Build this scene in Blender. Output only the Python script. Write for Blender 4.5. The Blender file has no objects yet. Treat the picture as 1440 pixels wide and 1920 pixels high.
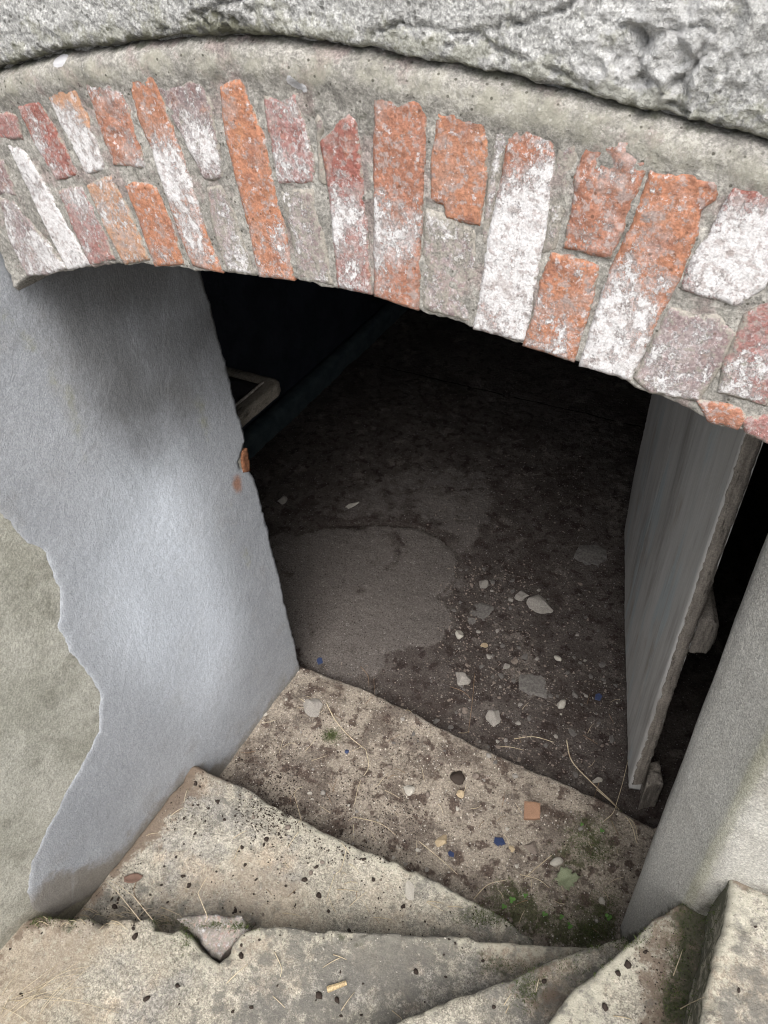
import bpy, bmesh, math, random
import numpy as np
from mathutils import Vector, Matrix, noise as mnoise
from mathutils.geometry import delaunay_2d_cdt

random.seed(7)
scn = bpy.context.scene
COL = scn.collection
rad = math.radians

# ------------------------------------------------------------------ camera
EYE = Vector((0.0, 0.0, 2.3))
RM = Matrix(((0.86638978, 0.28246663, -0.41180255),
             (0.49352837, -0.6100893, 0.61985547),
             (-0.07614784, -0.74027269, -0.66798043)))     # image right / image down / forward, as columns
FPX = 1386.0
cd = bpy.data.cameras.new('camera')
cam = bpy.data.objects.new('camera', cd); COL.objects.link(cam)
r_, d_, f_ = RM.col[0], RM.col[1], RM.col[2]
mw = Matrix(((r_[0], -d_[0], -f_[0], EYE[0]), (r_[1], -d_[1], -f_[1], EYE[1]), (r_[2], -d_[2], -f_[2], EYE[2]), (0, 0, 0, 1)))
cam.matrix_world = mw
cd.sensor_fit = 'VERTICAL'; cd.sensor_height = 36.0; cd.sensor_width = 27.0
cd.lens = 36.0 * FPX / 1920.0
cd.clip_start = 0.02; cd.clip_end = 500
scn.camera = cam

# ------------------------------------------------------------------ sky, sun, exposure
SUN_EL, SUN_AZ = 56.0, 152.0          # azimuth clockwise from +Y
w = bpy.data.worlds.new('World'); scn.world = w; w.use_nodes = True
nt = w.node_tree; nt.nodes.clear()
sky = nt.nodes.new('ShaderNodeTexSky'); sky.sky_type = 'NISHITA'; sky.sun_disc = False
sky.sun_elevation = rad(SUN_EL); sky.sun_rotation = rad(SUN_AZ)
sky.air_density = 1.0; sky.dust_density = 4.0; sky.ozone_density = 1.0
hs = nt.nodes.new('ShaderNodeHueSaturation'); hs.inputs['Saturation'].default_value = 0.33
bg = nt.nodes.new('ShaderNodeBackground'); bg.inputs[1].default_value = 0.15
wo = nt.nodes.new('ShaderNodeOutputWorld')
nt.links.new(sky.outputs[0], hs.inputs['Color']); nt.links.new(hs.outputs[0], bg.inputs[0]); nt.links.new(bg.outputs[0], wo.inputs[0])
sl = bpy.data.lights.new('sun', 'SUN'); sl.energy = 1.65; sl.angle = rad(42); sl.color = (1.0, 0.965, 0.91)
so = bpy.data.objects.new('sun', sl); COL.objects.link(so)
az, el = rad(SUN_AZ), rad(SUN_EL)
sdir = Vector((math.sin(az) * math.cos(el), math.cos(az) * math.cos(el), math.sin(el)))
so.rotation_euler = sdir.to_track_quat('Z', 'Y').to_euler(); so.location = (0, -3, 8)
scn.view_settings.view_transform = 'Standard'; scn.view_settings.look = 'None'
scn.view_settings.exposure = 1.17; scn.cycles.filter_width = 1.1; scn.view_settings.gamma = 1.0

# ------------------------------------------------------------------ unprojecting a viewing ray on to a real plane
def ray(px, py):
    return RM @ Vector((px - 720.0, py - 960.0, FPX))
def onz(px, py, z):
    v = ray(px, py); t = (z - EYE[2]) / v[2]; return EYE + v * t
def ony(px, py, y):
    v = ray(px, py); t = (y - EYE[1]) / v[1]; return EYE + v * t
def onx(px, py, x):
    v = ray(px, py); t = (x - EYE[0]) / v[0]; return EYE + v * t

# ------------------------------------------------------------------ the main measures (metres)
YF = 0.75          # face of the arch and pier
YI = 1.24          # inner end of the reveal
XL = -1.26         # left wall
XR = 0.05          # right reveal
ZT, Z2, Z1, Z0, ZA, ZB, ZG = 0.0, 0.175, 0.345, 0.49, 0.63, 0.84, 1.04
ZC = -0.10         # cellar floor

# ------------------------------------------------------------------ materials
def srgb(r, g, b):
    f = lambda c: ((c / 255.0) / 12.92 if c / 255.0 <= 0.04045 else ((c / 255.0 + 0.055) / 1.055) ** 2.4)
    return (f(r), f(g), f(b), 1.0)

class Mat:
    def __init__(s, name, rough=0.9, spec=0.25):
        s.m = bpy.data.materials.new(name); s.m.use_nodes = True
        s.nt = s.m.node_tree; s.nt.nodes.clear()
        s.out = s.n('ShaderNodeOutputMaterial'); s.b = s.n('ShaderNodeBsdfPrincipled')
        s.l(s.b.outputs[0], s.out.inputs[0])
        s.b.inputs['Roughness'].default_value = rough
        s.b.inputs['Specular IOR Level'].default_value = spec
        s.tc = s.n('ShaderNodeTexCoord'); s.co = s.tc.outputs['Object']; s.col = None; s.nrm = None
    def n(s, t, **k):
        x = s.nt.nodes.new(t)
        for a, b in k.items(): setattr(x, a, b)
        return x
    def l(s, a, b): s.nt.links.new(a, b)
    def scaled(s, v):
        mp = s.n('ShaderNodeMapping'); s.l(s.co, mp.inputs[0]); mp.inputs['Scale'].default_value = v; return mp.outputs[0]
    def rotated(s, rot, v):
        mp = s.n('ShaderNodeMapping'); s.l(s.co, mp.inputs[0]); mp.inputs['Rotation'].default_value = rot
        m2 = s.n('ShaderNodeMapping'); s.l(mp.outputs[0], m2.inputs[0]); m2.inputs['Scale'].default_value = v; return m2.outputs[0]
    def noise(s, scale, detail=5, rough=0.6, dist=0.0, co=None):
        x = s.n('ShaderNodeTexNoise'); s.l(co or s.co, x.inputs['Vector'])
        x.inputs['Scale'].default_value = scale; x.inputs['Detail'].default_value = detail
        x.inputs['Roughness'].default_value = rough; x.inputs['Distortion'].default_value = dist
        return x.outputs['Fac']
    def voro(s, scale, feature='F1', co=None, out='Distance'):
        x = s.n('ShaderNodeTexVoronoi', feature=feature); s.l(co or s.co, x.inputs['Vector']); x.inputs['Scale'].default_value = scale
        return x.outputs[out]
    def math(s, op, a, b=None, clamp=False):
        x = s.n('ShaderNodeMath', operation=op); x.use_clamp = clamp
        for i, v in enumerate((a, b)):
            if v is None: continue
            if isinstance(v, (int, float)): x.inputs[i].default_value = v
            else: s.l(v, x.inputs[i])
        return x.outputs[0]
    def step(s, v, lo, hi):
        x = s.n('ShaderNodeMapRange', interpolation_type='SMOOTHSTEP'); s.l(v, x.inputs[0])
        x.inputs[1].default_value = lo; x.inputs[2].default_value = hi
        return x.outputs[0]
    def attr(s, name):
        return s.n('ShaderNodeAttribute', attribute_name=name).outputs['Fac']
    def mix(s, fac, a, b, mode='MIX'):
        x = s.n('ShaderNodeMix', data_type='RGBA', blend_type=mode)
        if isinstance(fac, (int, float)): x.inputs[0].default_value = fac
        else: s.l(fac, x.inputs[0])
        for v, i in ((a, 6), (b, 7)):
            if isinstance(v, tuple): x.inputs[i].default_value = v if len(v) == 4 else v + (1,)
            else: s.l(v, x.inputs[i])
        return x.outputs[2]
    def base(s, c0, c1, scale=4, lo=.35, hi=.65, detail=6, rough=.65, co=None):
        s.col = s.mix(s.step(s.noise(scale, detail, rough, co=co), lo, hi), c0, c1); return s
    def over(s, c, scale, lo, hi, detail=5, amt=1.0, rough=.65, co=None, dist=0.0):
        f = s.math('MULTIPLY', s.step(s.noise(scale, detail, rough, dist, co=co), lo, hi), amt)
        s.col = s.mix(f, s.col, c); return f
    def grain(s, scale, amt, co=None):
        """fine light and dark grain of the material itself"""
        v = s.step(s.noise(scale, 3, .75, co=co), .34, .66)
        g = s.math('ADD', s.math('MULTIPLY', v, 2 * amt), 1 - amt)
        x = s.n('ShaderNodeCombineColor'); [s.l(g, x.inputs[i]) for i in range(3)]
        s.col = s.mix(1.0, s.col, x.outputs[0], 'MULTIPLY')
    def specks(s, c, scale, r, keep=.5, amt=1.0):
        x = s.n('ShaderNodeTexVoronoi'); s.l(s.co, x.inputs['Vector']); x.inputs['Scale'].default_value = scale
        near = s.step(x.outputs['Distance'], r, r * .6)
        sep = s.n('ShaderNodeSeparateColor'); s.l(x.outputs['Color'], sep.inputs[0])
        on = s.step(sep.outputs[0], 1 - keep, 1 - keep + .02)
        f = s.math('MULTIPLY', s.math('MULTIPLY', near, on), amt)
        s.col = s.mix(f, s.col, c); return f
    def by_attr(s, name, c, scale, k=1.4, detail=6, w=.06, amt=1.0, rough=.7, co=None):
        v = s.math('ADD', s.attr(name), s.math('MULTIPLY', s.math('SUBTRACT', s.noise(scale, detail, rough, co=co), .5), k))
        f = s.step(v, .5 - w, .5 + w)
        if amt != 1: f = s.math('MULTIPLY', f, amt)
        s.col = s.mix(f, s.col, c); return f
    def bump(s, h, dist, strength=1.0):
        x = s.n('ShaderNodeBump'); x.inputs['Distance'].default_value = dist; x.inputs['Strength'].default_value = strength
        s.l(h, x.inputs['Height'])
        if s.nrm is not None: s.l(s.nrm, x.inputs['Normal'])
        s.nrm = x.outputs[0]
    def done(s):
        s.l(s.col, s.b.inputs['Base Color'])
        if s.nrm is not None: s.l(s.nrm, s.b.inputs['Normal'])
        return s.m

def m_roughcast():
    m = Mat('rough_render', .93, .2)
    m.base((.40, .40, .39), (.56, .56, .55), 5, .3, .65)
    m.grain(300, .26); m.grain(150, .18)
    m.specks((.10, .10, .09), 120, .34, .25, .7)
    m.by_attr('chalk', (.62, .62, .62), 50, 1.8, 9, w=.2, amt=.7)
    m.by_attr('algae', (.075, .075, .066), 60, 1.5, 9, w=.16, amt=.85)
    m.by_attr('lichen', (.25, .25, .14), 40, 1.6, w=.10, amt=.35)
    m.bump(m.voro(120, 'F1', co=m.rotated((0, rad(-30), 0), (1, 1, 2.2))), .006, .8)
    m.bump(m.noise(170, 6, .78, .8), .0075, 1)
    m.bump(m.noise(260, 4, .7), .003, .9)
    return m.done()
def m_mortar():
    m = Mat('arch_mortar', .93, .2)
    m.base((.245, .235, .215), (.39, .375, .345), 11, .34, .66, 8, .7)
    m.over((.27, .21, .20), 16, .52, .62, amt=.6)
    m.over((.15, .148, .125), 24, .56, .70, amt=.55)
    m.grain(300, .28); m.grain(130, .22)
    m.by_attr('lichen', (.37, .36, .295), 30, 1.5, 8, w=.2, amt=.65)
    m.by_attr('algae', (.085, .09, .065), 34, 1.4, w=.18, amt=.85)
    m.by_attr('paint', (.55, .55, .57), 55, 1.2, w=.05)
    m.specks((.5, .49, .45), 170, .28, .14, .7); m.specks((.07, .065, .05), 150, .3, .16, .8)
    m.bump(m.noise(150, 6, .8), .0055, 1)
    m.bump(m.noise(340, 3, .7), .0018, .8)
    return m.done()
def m_brick():
    m = Mat('old_brick', .88, .25)
    at = m.n('ShaderNodeAttribute', attribute_name='clay'); m.col = at.outputs['Color']
    m.over((.14, .065, .055), 22, .54, .72, amt=.6)
    m.over((.40, .20, .11), 35, .56, .70, amt=.4)
    m.over((.27, .19, .16), 13, .50, .72, amt=.5)
    m.grain(160, .20); m.specks((.09, .045, .03), 130, .3, .18, .7)
    st = m.scaled((1.15, 1.0, .85))
    m.by_attr('paint', (.36, .325, .325), 26, 1.5, 9, w=.25, amt=.60)
    m.by_attr('paint', (.46, .43, .43), 190, 2.1, 6, w=.05, amt=.75, rough=.85, co=st)
    f = m.by_attr('paint', (.49, .48, .485), 58, 2.6, 12, w=.03, rough=.86, co=st)
    m.over((.27, .235, .225), 120, .51, .60, 8, amt=.7); m.over((.25, .21, .195), 28, .54, .66, 8, amt=.5)
    m.over((.46, .45, .46), 75, .60, .63, 8, amt=.6)
    m.by_attr('crust', (.25, .235, .205), 95, 1.9, 10, w=.08, amt=.92, rough=.8)
    m.grain(330, .2)
    m.bump(f, .0008, .9)
    m.bump(m.noise(110, 6, .75, .4), .0022, .9)
    m.bump(m.noise(300, 3, .7), .0012, .8)
    return m.done()
def m_coat():
    m = Mat('cement_coat', .82, .3)
    m.base((.26, .272, .292), (.325, .338, .36), 2.2, .35, .65, 7)
    m.over((.245, .24, .23), 7, .52, .68, 7, amt=.4)
    m.by_attr('lit_bloom', (.68, .73, .80), 6, .28, 9, w=.50, amt=.9)  # efflorescence plus skylight on the wall, both put into the colour
    m.by_attr('green', (.30, .30, .17), 16, 1.5, 8, w=.22, amt=.55)
    m.by_attr('damp', (.17, .145, .11), 18, 1.2, 8, w=.25, amt=.75)
    m.by_attr('shade_stain', (.09, .09, .09), 5, .6, 9, w=.48, amt=.85, co=m.scaled((1, 1.6, .6)))  # shade below the arch darkened into the coat, together with stain streaks
    m.by_attr('rust', (.30, .12, .05), 30, .8, w=.35, amt=.75)
    m.grain(300, .15); m.grain(120, .07)
    m.over((.42, .43, .455), 3.5, .60, .68, 8, amt=.16, co=m.rotated((rad(25), 0, 0), (1, 7, .7)))
    m.over((.19, .19, .19), 60, .63, .70, 6, amt=.5)
    m.specks((.62, .63, .66), 40, .12, .10, .7)
    m.bump(m.noise(300, 4, .7), .0024, .8); m.bump(m.noise(70, 5, .6, co=m.scaled((1, 1.4, .7))), .0022, .6)
    m.bump(m.noise(22, 4, .6), .002, .4)
    return m.done()
def m_plaster():
    m = Mat('old_plaster', .92, .2)
    m.base((.30, .295, .25), (.43, .42, .37), 5, .35, .65, 7)
    m.over((.20, .195, .16), 9, .54, .68, 7, amt=.55)
    m.by_attr('damp', (.16, .14, .10), 14, 1.2, 8, w=.25, amt=.7)
    m.grain(220, .2); m.grain(60, .1)
    m.bump(m.noise(150, 5, .7), .0035, .8)
    return m.done()
def m_pier():
    m = Mat('pier_render', .92, .2)
    m.base((.45, .43, .385), (.58, .565, .52), 5, .3, .66, 7)
    m.over((.30, .27, .235), 8, .55, .7, 7, amt=.5)
    m.by_attr('smooth', (.42, .42, .45), 12, .3, w=.06, amt=.8)
    m.by_attr('green', (.33, .33, .23), 20, 1.2, 8, w=.28, amt=.6, co=m.scaled((1, 1, .22)))
    m.by_attr('edge', (.52, .515, .49), 30, 1.2, 8, w=.3, amt=.7, co=m.scaled((1, 1, .12)))
    m.by_attr('damp', (.10, .095, .07), 18, 1.2, 8, w=.22, amt=.85)
    m.grain(300, .26); m.grain(140, .15)
    m.bump(m.noise(180, 6, .8, .5), .009, 1)
    m.bump(m.noise(300, 3, .7), .0018, .7)
    return m.done()
def m_step():
    m = Mat('worn_concrete', .93, .2)
    m.base((.235, .217, .180), (.35, .326, .275), 4, .35, .65, 8)
    m.over((.19, .183, .175), 3.2, .50, .60, 7, amt=.55)
    m.over((.36, .295, .225), 6, .54, .68, 7, amt=.6)
    m.grain(130, .34); m.grain(300, .36); m.grain(38, .14)
    m.over((.28, .225, .165), 2.2, .46, .60, 8, amt=.55)
    m.specks((.45, .43, .39), 140, .28, .14, .5)
    m.specks((.09, .08, .07), 110, .26, .12, .8)
    m.by_attr('lichen', (.37, .355, .29), 75, 2.3, 10, w=.12, amt=.7)
    m.by_attr('algae', (.115, .11, .10), 30, 1.7, 8, w=.16, amt=.8)
    m.by_attr('dirt', (.14, .105, .08), 26, 1.5, 8, w=.12, amt=.85)
    m.by_attr('moss', (.062, .064, .042), 40, 2.2, 9, w=.2, amt=.85)
    m.bump(m.noise(95, 6, .75), .0045, .85)
    m.bump(m.noise(320, 3, .7), .0018, .8)
    return m.done()
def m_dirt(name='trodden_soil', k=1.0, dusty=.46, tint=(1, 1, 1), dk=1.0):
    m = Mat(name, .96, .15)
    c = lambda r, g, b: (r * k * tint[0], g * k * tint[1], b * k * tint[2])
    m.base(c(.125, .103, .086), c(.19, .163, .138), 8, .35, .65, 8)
    m.over(c(.285, .248, .205), 6.5, dusty, dusty + .05, 9, amt=.85, rough=.72)
    m.over(c(.065, .045, .038), 20, .53, .60, 8, amt=.85); m.over(c(.09, .068, .055), 5, .50, .62, 9, amt=.6)
    m.by_attr('dust', c(.27 * dk, .24 * dk, .205 * dk), 9, 1.3, 8, w=.10, amt=.9)
    m.by_attr('moss', (.060, .062, .032), 34, 2.2, 9, w=.16, amt=.85)
    m.grain(150, .30); m.grain(320, .25)
    m.specks(c(.60, .56, .50), 75, .24, .13, .9)
    m.specks(c(.60, .58, .55), 150, .30, .12, .8)
    m.specks(c(.045, .03, .025), 90, .30, .22, .8)
    m.bump(m.noise(55, 7, .75), .010, .9)
    m.bump(m.noise(260, 4, .7), .003, .9)
    return m.done()
def m_screed():
    m = Mat('floor_screed', .9, .2)
    m.base((.155, .142, .133), (.225, .208, .195), 3, .35, .65, 8)
    m.over((.085, .072, .065), 7, .50, .62, 9, amt=.75)
    m.grain(170, .14); m.specks((.45, .43, .4), 60, .2, .1, .8); m.specks((.05, .045, .04), 60, .22, .1, .8)
    m.bump(m.noise(90, 5, .65), .002, .8)
    return m.done()
def m_door():
    m = Mat('weathered_board', .85, .25)
    g = m.scaled((6, 6, 1.1)); g2 = m.scaled((60, 60, 1.6))
    m.base((.37, .36, .345), (.45, .445, .435), 1.6, .3, .7, 8, co=g)
    m.over((.17, .16, .145), 1.5, .50, .72, 7, amt=.55, co=g)
    m.over((.30, .38, .42), 1.1, .54, .64, 7, amt=.5, co=g); m.over((.26, .215, .17), 1.3, .56, .66, 7, amt=.5, co=m.scaled((5, 5, 1.4)))
    m.over((.19, .18, .165), 1.0, .56, .72, 6, amt=.4, co=g2); m.over((.36, .355, .345), 7, .5, .7, 8, amt=.5)
    m.grain(3.0, .07, co=g2)
    m.bump(m.noise(1.3, 5, .7, co=g2), .0006, .6); m.bump(m.noise(150, 3, .6), .001, .6)
    return m.done()
def m_wood(name, a, b, sc=(12, 12, 1.2)):
    m = Mat(name, .88, .2)
    g = m.scaled(sc)
    m.base(a, b, 6, .3, .7, 7, co=g); m.grain(200, .22); m.over((a[0] * .35, a[1] * .35, a[2] * .35), 5, .56, .68, co=g, amt=.8)
    m.bump(m.noise(12, 5, .7, co=g), .004, .9)
    return m.done()
def m_simple(name, a, b, scale=40, rough=.9, bump=.002, gr=.2):
    m = Mat(name, rough, .25); m.base(a, b, scale, .35, .65, 5); m.grain(260, gr)
    m.bump(m.noise(scale * 2.5, 4, .7), bump, .8)
    return m.done()

MAT = dict(
    rough=m_roughcast(), mortar=m_mortar(), brick=m_brick(), coat=m_coat(), plaster=m_plaster(), pier=m_pier(),
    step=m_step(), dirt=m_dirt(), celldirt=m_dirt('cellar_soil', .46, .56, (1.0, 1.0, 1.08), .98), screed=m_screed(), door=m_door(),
    edgewood=m_wood('raw_board_edge', (.17, .15, .13), (.29, .26, .225), (20, 20, 2.5)),
    shelfwood=m_wood('shelf_rim_wood', (.10, .088, .07), (.17, .15, .125), (10, 3, 10)),
    panel=m_simple('dark_shelf_panel', (.03, .027, .03), (.055, .05, .055), 20),
    rust=m_simple('rusty_iron', (.13, .055, .03), (.26, .115, .06), 60),
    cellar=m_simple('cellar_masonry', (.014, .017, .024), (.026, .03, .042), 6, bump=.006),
    kerb=m_simple('cellar_kerb', (.035, .05, .058), (.06, .08, .085), 12),
    straw=m_simple('dry_straw', (.33, .27, .18), (.52, .45, .33), 30, .8, .0004, .1),
    twig=m_simple('brown_stem', (.12, .075, .045), (.24, .16, .10), 30, .8, .0004, .1),
    white=m_simple('chalky_stone', (.30, .28, .245), (.43, .405, .36), 30),
    grey=m_simple('grey_stone', (.19, .175, .16), (.29, .27, .245), 30),
    brownst=m_simple('brown_stone', (.13, .105, .09), (.21, .175, .15), 30),
    dull=m_simple('dusty_fragment', (.085, .078, .074), (.15, .14, .13), 14),
    yellow=m_simple('yellow_stone', (.29, .225, .14), (.41, .33, .225), 30),
    orange=m_simple('orange_clay', (.20, .115, .075), (.29, .175, .115), 40),
    blue=m_simple('blue_glass', (.02, .03, .07), (.035, .05, .11), 40, .4, .0005, .05),
    black=m_simple('black_seed', (.018, .013, .010), (.04, .028, .022), 90, .7, .001),
    leaf=m_simple('green_leaf', (.10, .125, .065), (.22, .235, .16), 60, .6, .001),
    clover=m_simple('clover_green', (.06, .14, .03), (.10, .21, .05), 60, .6, .001),
    deadleaf=m_simple('dead_leaf', (.10, .06, .045), (.17, .11, .085), 60, .7, .001),
    mossm=m_simple('moss_green', (.035, .055, .014), (.085, .105, .035), 60, .95, .003, .4),
    ground=m_simple('yard_ground', (.20, .18, .15), (.33, .30, .25), 8, .95, .01),
    splinter=m_wood('pale_split_wood', (.40, .30, .17), (.56, .45, .28), (40, 40, 4)),
)

# ------------------------------------------------------------------ object helpers
def tag(o, label=None, cat=None, group=None, kind=None):
    if label: o['label'] = label
    if cat: o['category'] = cat
    if group: o['group'] = group
    if kind: o['kind'] = kind
    return o
def mesh_obj(name, verts, faces, mat, parent=None, smooth=True, attrs=None, colattr=None):
    me = bpy.data.meshes.new(name)
    me.from_pydata([tuple(v) for v in verts], [], [tuple(f) for f in faces])
    if smooth: me.polygons.foreach_set('use_smooth', [True] * len(me.polygons))
    for k, vals in (attrs or {}).items():
        a = me.attributes.new(k, 'FLOAT', 'POINT'); a.data.foreach_set('value', np.asarray(vals, dtype=np.float32))
    if colattr is not None:
        a = me.attributes.new('clay', 'FLOAT_COLOR', 'POINT'); a.data.foreach_set('color', np.asarray(colattr, dtype=np.float32).ravel())
    me.materials.append(mat); me.update()
    o = bpy.data.objects.new(name, me); COL.objects.link(o)
    if parent is not None: o.parent = parent
    return o
def empty(name, loc=(0, 0, 0)):
    o = bpy.data.objects.new(name, None); COL.objects.link(o); o.location = loc; o.empty_display_size = .05
    return o
def part(o, root):
    """hang a mesh written in world coordinates under a root that stands elsewhere"""
    o.parent = root; o.matrix_parent_inverse = Matrix.Translation(root.location).inverted(); return o

def fbm(p, s, o=4):
    return mnoise.fractal(Vector(p) * s, 1.0, 2.0, o)

def densify(poly, res, closed=True):
    out = []
    n = len(poly)
    for i in range(n if closed else n - 1):
        a = poly[i]; b = poly[(i + 1) % n]
        L = math.hypot(b[0] - a[0], b[1] - a[1]); k = max(1, int(round(L / res)))
        for j in range(k):
            t = j / k; out.append((a[0] + (b[0] - a[0]) * t, a[1] + (b[1] - a[1]) * t))
    if not closed: out.append(tuple(poly[-1]))
    return out
def smooth_line(pts, n=8):
    """Catmull-Rom through pts"""
    P = [Vector(p) for p in pts]; P = [P[0] * 2 - P[1]] + P + [P[-1] * 2 - P[-2]]
    out = []
    for i in range(1, len(P) - 2):
        for j in range(n):
            t = j / n
            out.append(tuple(0.5 * ((2 * P[i]) + (P[i + 1] - P[i - 1]) * t + (2 * P[i - 1] - 5 * P[i] + 4 * P[i + 1] - P[i + 2]) * t * t
                             + (-P[i - 1] + 3 * P[i] - 3 * P[i + 1] + P[i + 2]) * t ** 3)))
    out.append(tuple(P[-2])); return out

def seg_dist(pts, loop):
    A = np.array(loop); B = np.roll(A, -1, axis=0); P = np.asarray(pts)
    best = np.full(len(P), 1e9)
    for a, b in zip(A, B):
        ab = b - a; L = max(1e-12, ab @ ab)
        t = np.clip(((P - a) @ ab) / L, 0, 1)
        d = np.hypot(P[:, 0] - a[0] - t * ab[0], P[:, 1] - a[1] - t * ab[1]); best = np.minimum(best, d)
    return best
def inside(pts, loop):
    P = np.asarray(pts); A = np.array(loop); B = np.roll(A, -1, axis=0); c = np.zeros(len(P), bool)
    for a, b in zip(A, B):
        cond = (a[1] > P[:, 1]) != (b[1] > P[:, 1])
        with np.errstate(divide='ignore', invalid='ignore'):
            x = (b[0] - a[0]) * (P[:, 1] - a[1]) / (b[1] - a[1] + 1e-15) + a[0]
        c ^= cond & (P[:, 0] < x)
    return c

def slab_data(outline, res, frame, hfn, depth, rnd=.01, ragged=0.0, rag_scale=25, attr_fns=None, seed=0, taper=0.0):
    """an irregular plate: top surface with relief, rounded rim, sides going back by depth"""
    loop = densify(outline, res)
    if ragged:
        c = []
        n = len(loop)
        for i, p in enumerate(loop):
            a = loop[i - 1]; b = loop[(i + 1) % n]; tx, ty = b[0] - a[0], b[1] - a[1]; L = math.hypot(tx, ty) or 1
            q = ragged * (fbm((p[0], p[1], seed * 3.1), rag_scale, 4) + .4 * fbm((p[0], p[1], seed + 9), rag_scale * 4, 2))
            c.append((p[0] + ty / L * q, p[1] - tx / L * q))
        loop = c
    xs = [p[0] for p in loop]; ys = [p[1] for p in loop]
    gx = np.arange(min(xs), max(xs), res); gy = np.arange(min(ys), max(ys), res * .9)
    rng = np.random.RandomState(seed + 5)
    G = np.array([(x + (res * .5 if j % 2 else 0), y) for j, y in enumerate(gy) for x in gx])
    if len(G): G = G + rng.uniform(-.12, .12, G.shape) * res
    if len(G):
        G = G[inside(G, loop)]
    if len(G):
        d = seg_dist(G, loop); G = G[d > res * .55]; dG = d[d > res * .55]
    else: dG = np.zeros(0)
    n = len(loop)
    if rnd > res * .8 and len(G):
        A_ = np.array(loop); T = np.roll(A_, -1, axis=0) - np.roll(A_, 1, axis=0); T /= np.maximum(1e-9, np.hypot(T[:, 0], T[:, 1]))[:, None]
        ar = np.sum(A_[:, 0] * np.roll(A_[:, 1], -1) - A_[:, 1] * np.roll(A_[:, 0], -1)); N_ = np.stack([-T[:, 1], T[:, 0]], 1) * (1 if ar > 0 else -1)
        keep = dG > rnd + res * .6; G = G[keep]; dG = dG[keep]
        for fr in ((.12, .38, .68, 1.0) if rnd > res * 1.2 else (.3, 1.0)):
            Q = A_ + N_ * rnd * fr; Q = Q[inside(Q, loop)]
            if len(Q):
                dq = seg_dist(Q, loop); k_ = dq > rnd * fr * .93; G = np.concatenate([G, Q[k_]]); dG = np.concatenate([dG, dq[k_]])
    pts = [Vector(p) for p in loop] + [Vector((float(a), float(b))) for a, b in G]
    res_ = delaunay_2d_cdt(pts, [], [list(range(n))], 1, 1e-7)
    V, F, orig = res_[0], res_[2], res_[3]
    D = np.concatenate([np.zeros(n), dG]); dist = [float(D[o[0]]) if o else 0.0 for o in orig]
    verts = []; uv = []
    for v, dd in zip(V, dist):
        h = hfn(v[0], v[1], dd)
        if dd < rnd: q = 1 - dd / rnd; h -= rnd * (1 - math.sqrt(max(0, 1 - q * q)))
        verts.append(frame(v[0], v[1], h)); uv.append((v[0], v[1], dd))
    faces = [tuple(f) for f in F]
    # rim
    idx = {}
    for i, o in enumerate(orig):
        for k in o:
            if k < n and k not in idx: idx[k] = i
    ring = [idx[k] for k in range(n) if k in idx]
    cx, cy = sum(xs) / n, sum(ys) / n
    prev = ring
    levels = [depth * .12, depth * .5, depth] if depth > .05 else [depth]
    for lv in levels:
        new = []
        for i in ring:
            u, v, _ = uv[i]; h0 = hfn(u, v, 0) - rnd
            sh = taper * lv
            uu, vv = u + (u - cx) * sh, v + (v - cy) * sh
            if lv < depth and depth > .05:
                jj = .004 * fbm((u, v, lv + seed), 18, 3); uu += jj; vv += jj
            new.append(len(verts)); verts.append(frame(uu, vv, h0 - lv)); uv.append((u, v, 0.0))
        m = len(ring)
        for k in range(m):
            a, b = prev[k], prev[(k + 1) % m]; c, d = new[(k + 1) % m], new[k]
            faces.append((a, d, c, b))
        prev = new
    attrs = {k: [fn(u, v, dd) for u, v, dd in uv] for k, fn in (attr_fns or {}).items()}
    return verts, faces, attrs, uv
def fix_normals(o):
    bm = bmesh.new(); bm.from_mesh(o.data); bmesh.ops.recalc_face_normals(bm, faces=bm.faces); bm.to_mesh(o.data); bm.free()
def slab(name, mat, *a, parent=None, **k):
    v, f, at, uv = slab_data(*a, **k)
    o = mesh_obj(name, v, f, mat, parent, attrs=at); fix_normals(o); return o

def gauss(u, v, cu, cv, su, sv=None):
    sv = sv or su; return math.exp(-((u - cu) / su) ** 2 - ((v - cv) / sv) ** 2)
def sstep(x, a, b):
    t = min(1, max(0, (x - a) / (b - a))); return t * t * (3 - 2 * t)
FZ = lambda z: (lambda u, v, h: (u, v, z + h))                 # horizontal plate
FY = lambda y: (lambda u, v, h: (u, y - h, v))                 # upright plate facing the stairs (-Y)
FX = lambda x: (lambda u, v, h: (x + h, u, v))                 # upright plate facing +X

# ================================================================== THE SETTING
# ground round the stairwell and building
def box_mesh(boxes):
    V, F = [], []
    for (x0, y0, z0, x1, y1, z1) in boxes:
        b = len(V); V += [(x0, y0, z0), (x1, y0, z0), (x1, y1, z0), (x0, y1, z0), (x0, y0, z1), (x1, y0, z1), (x1, y1, z1), (x0, y1, z1)]
        F += [tuple(b + i for i in q) for q in ((0, 3, 2, 1), (4, 5, 6, 7), (0, 1, 5, 4), (1, 2, 6, 5), (2, 3, 7, 6), (3, 0, 4, 7))]
    return V, F
GZ = ZG
V = []; F = []
def quad(x0, y0, x1, y1, z):
    b = len(V); V.extend([(x0, y0, z), (x1, y0, z), (x1, y1, z), (x0, y1, z)]); F.append((b, b + 1, b + 2, b + 3))
quad(-120, -120, 120, -1.35, GZ); quad(-120, -1.35, -2.78, 7, GZ); quad(-2.78, -1.35, -1.55, 1.22, GZ); quad(.95, -1.35, 120, .74, GZ); quad(2.6, .74, 120, 7, GZ); quad(-120, 7, 120, 120, GZ)
tag(mesh_obj('ground', V, F, MAT['ground'], smooth=False), kind='structure')

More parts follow.
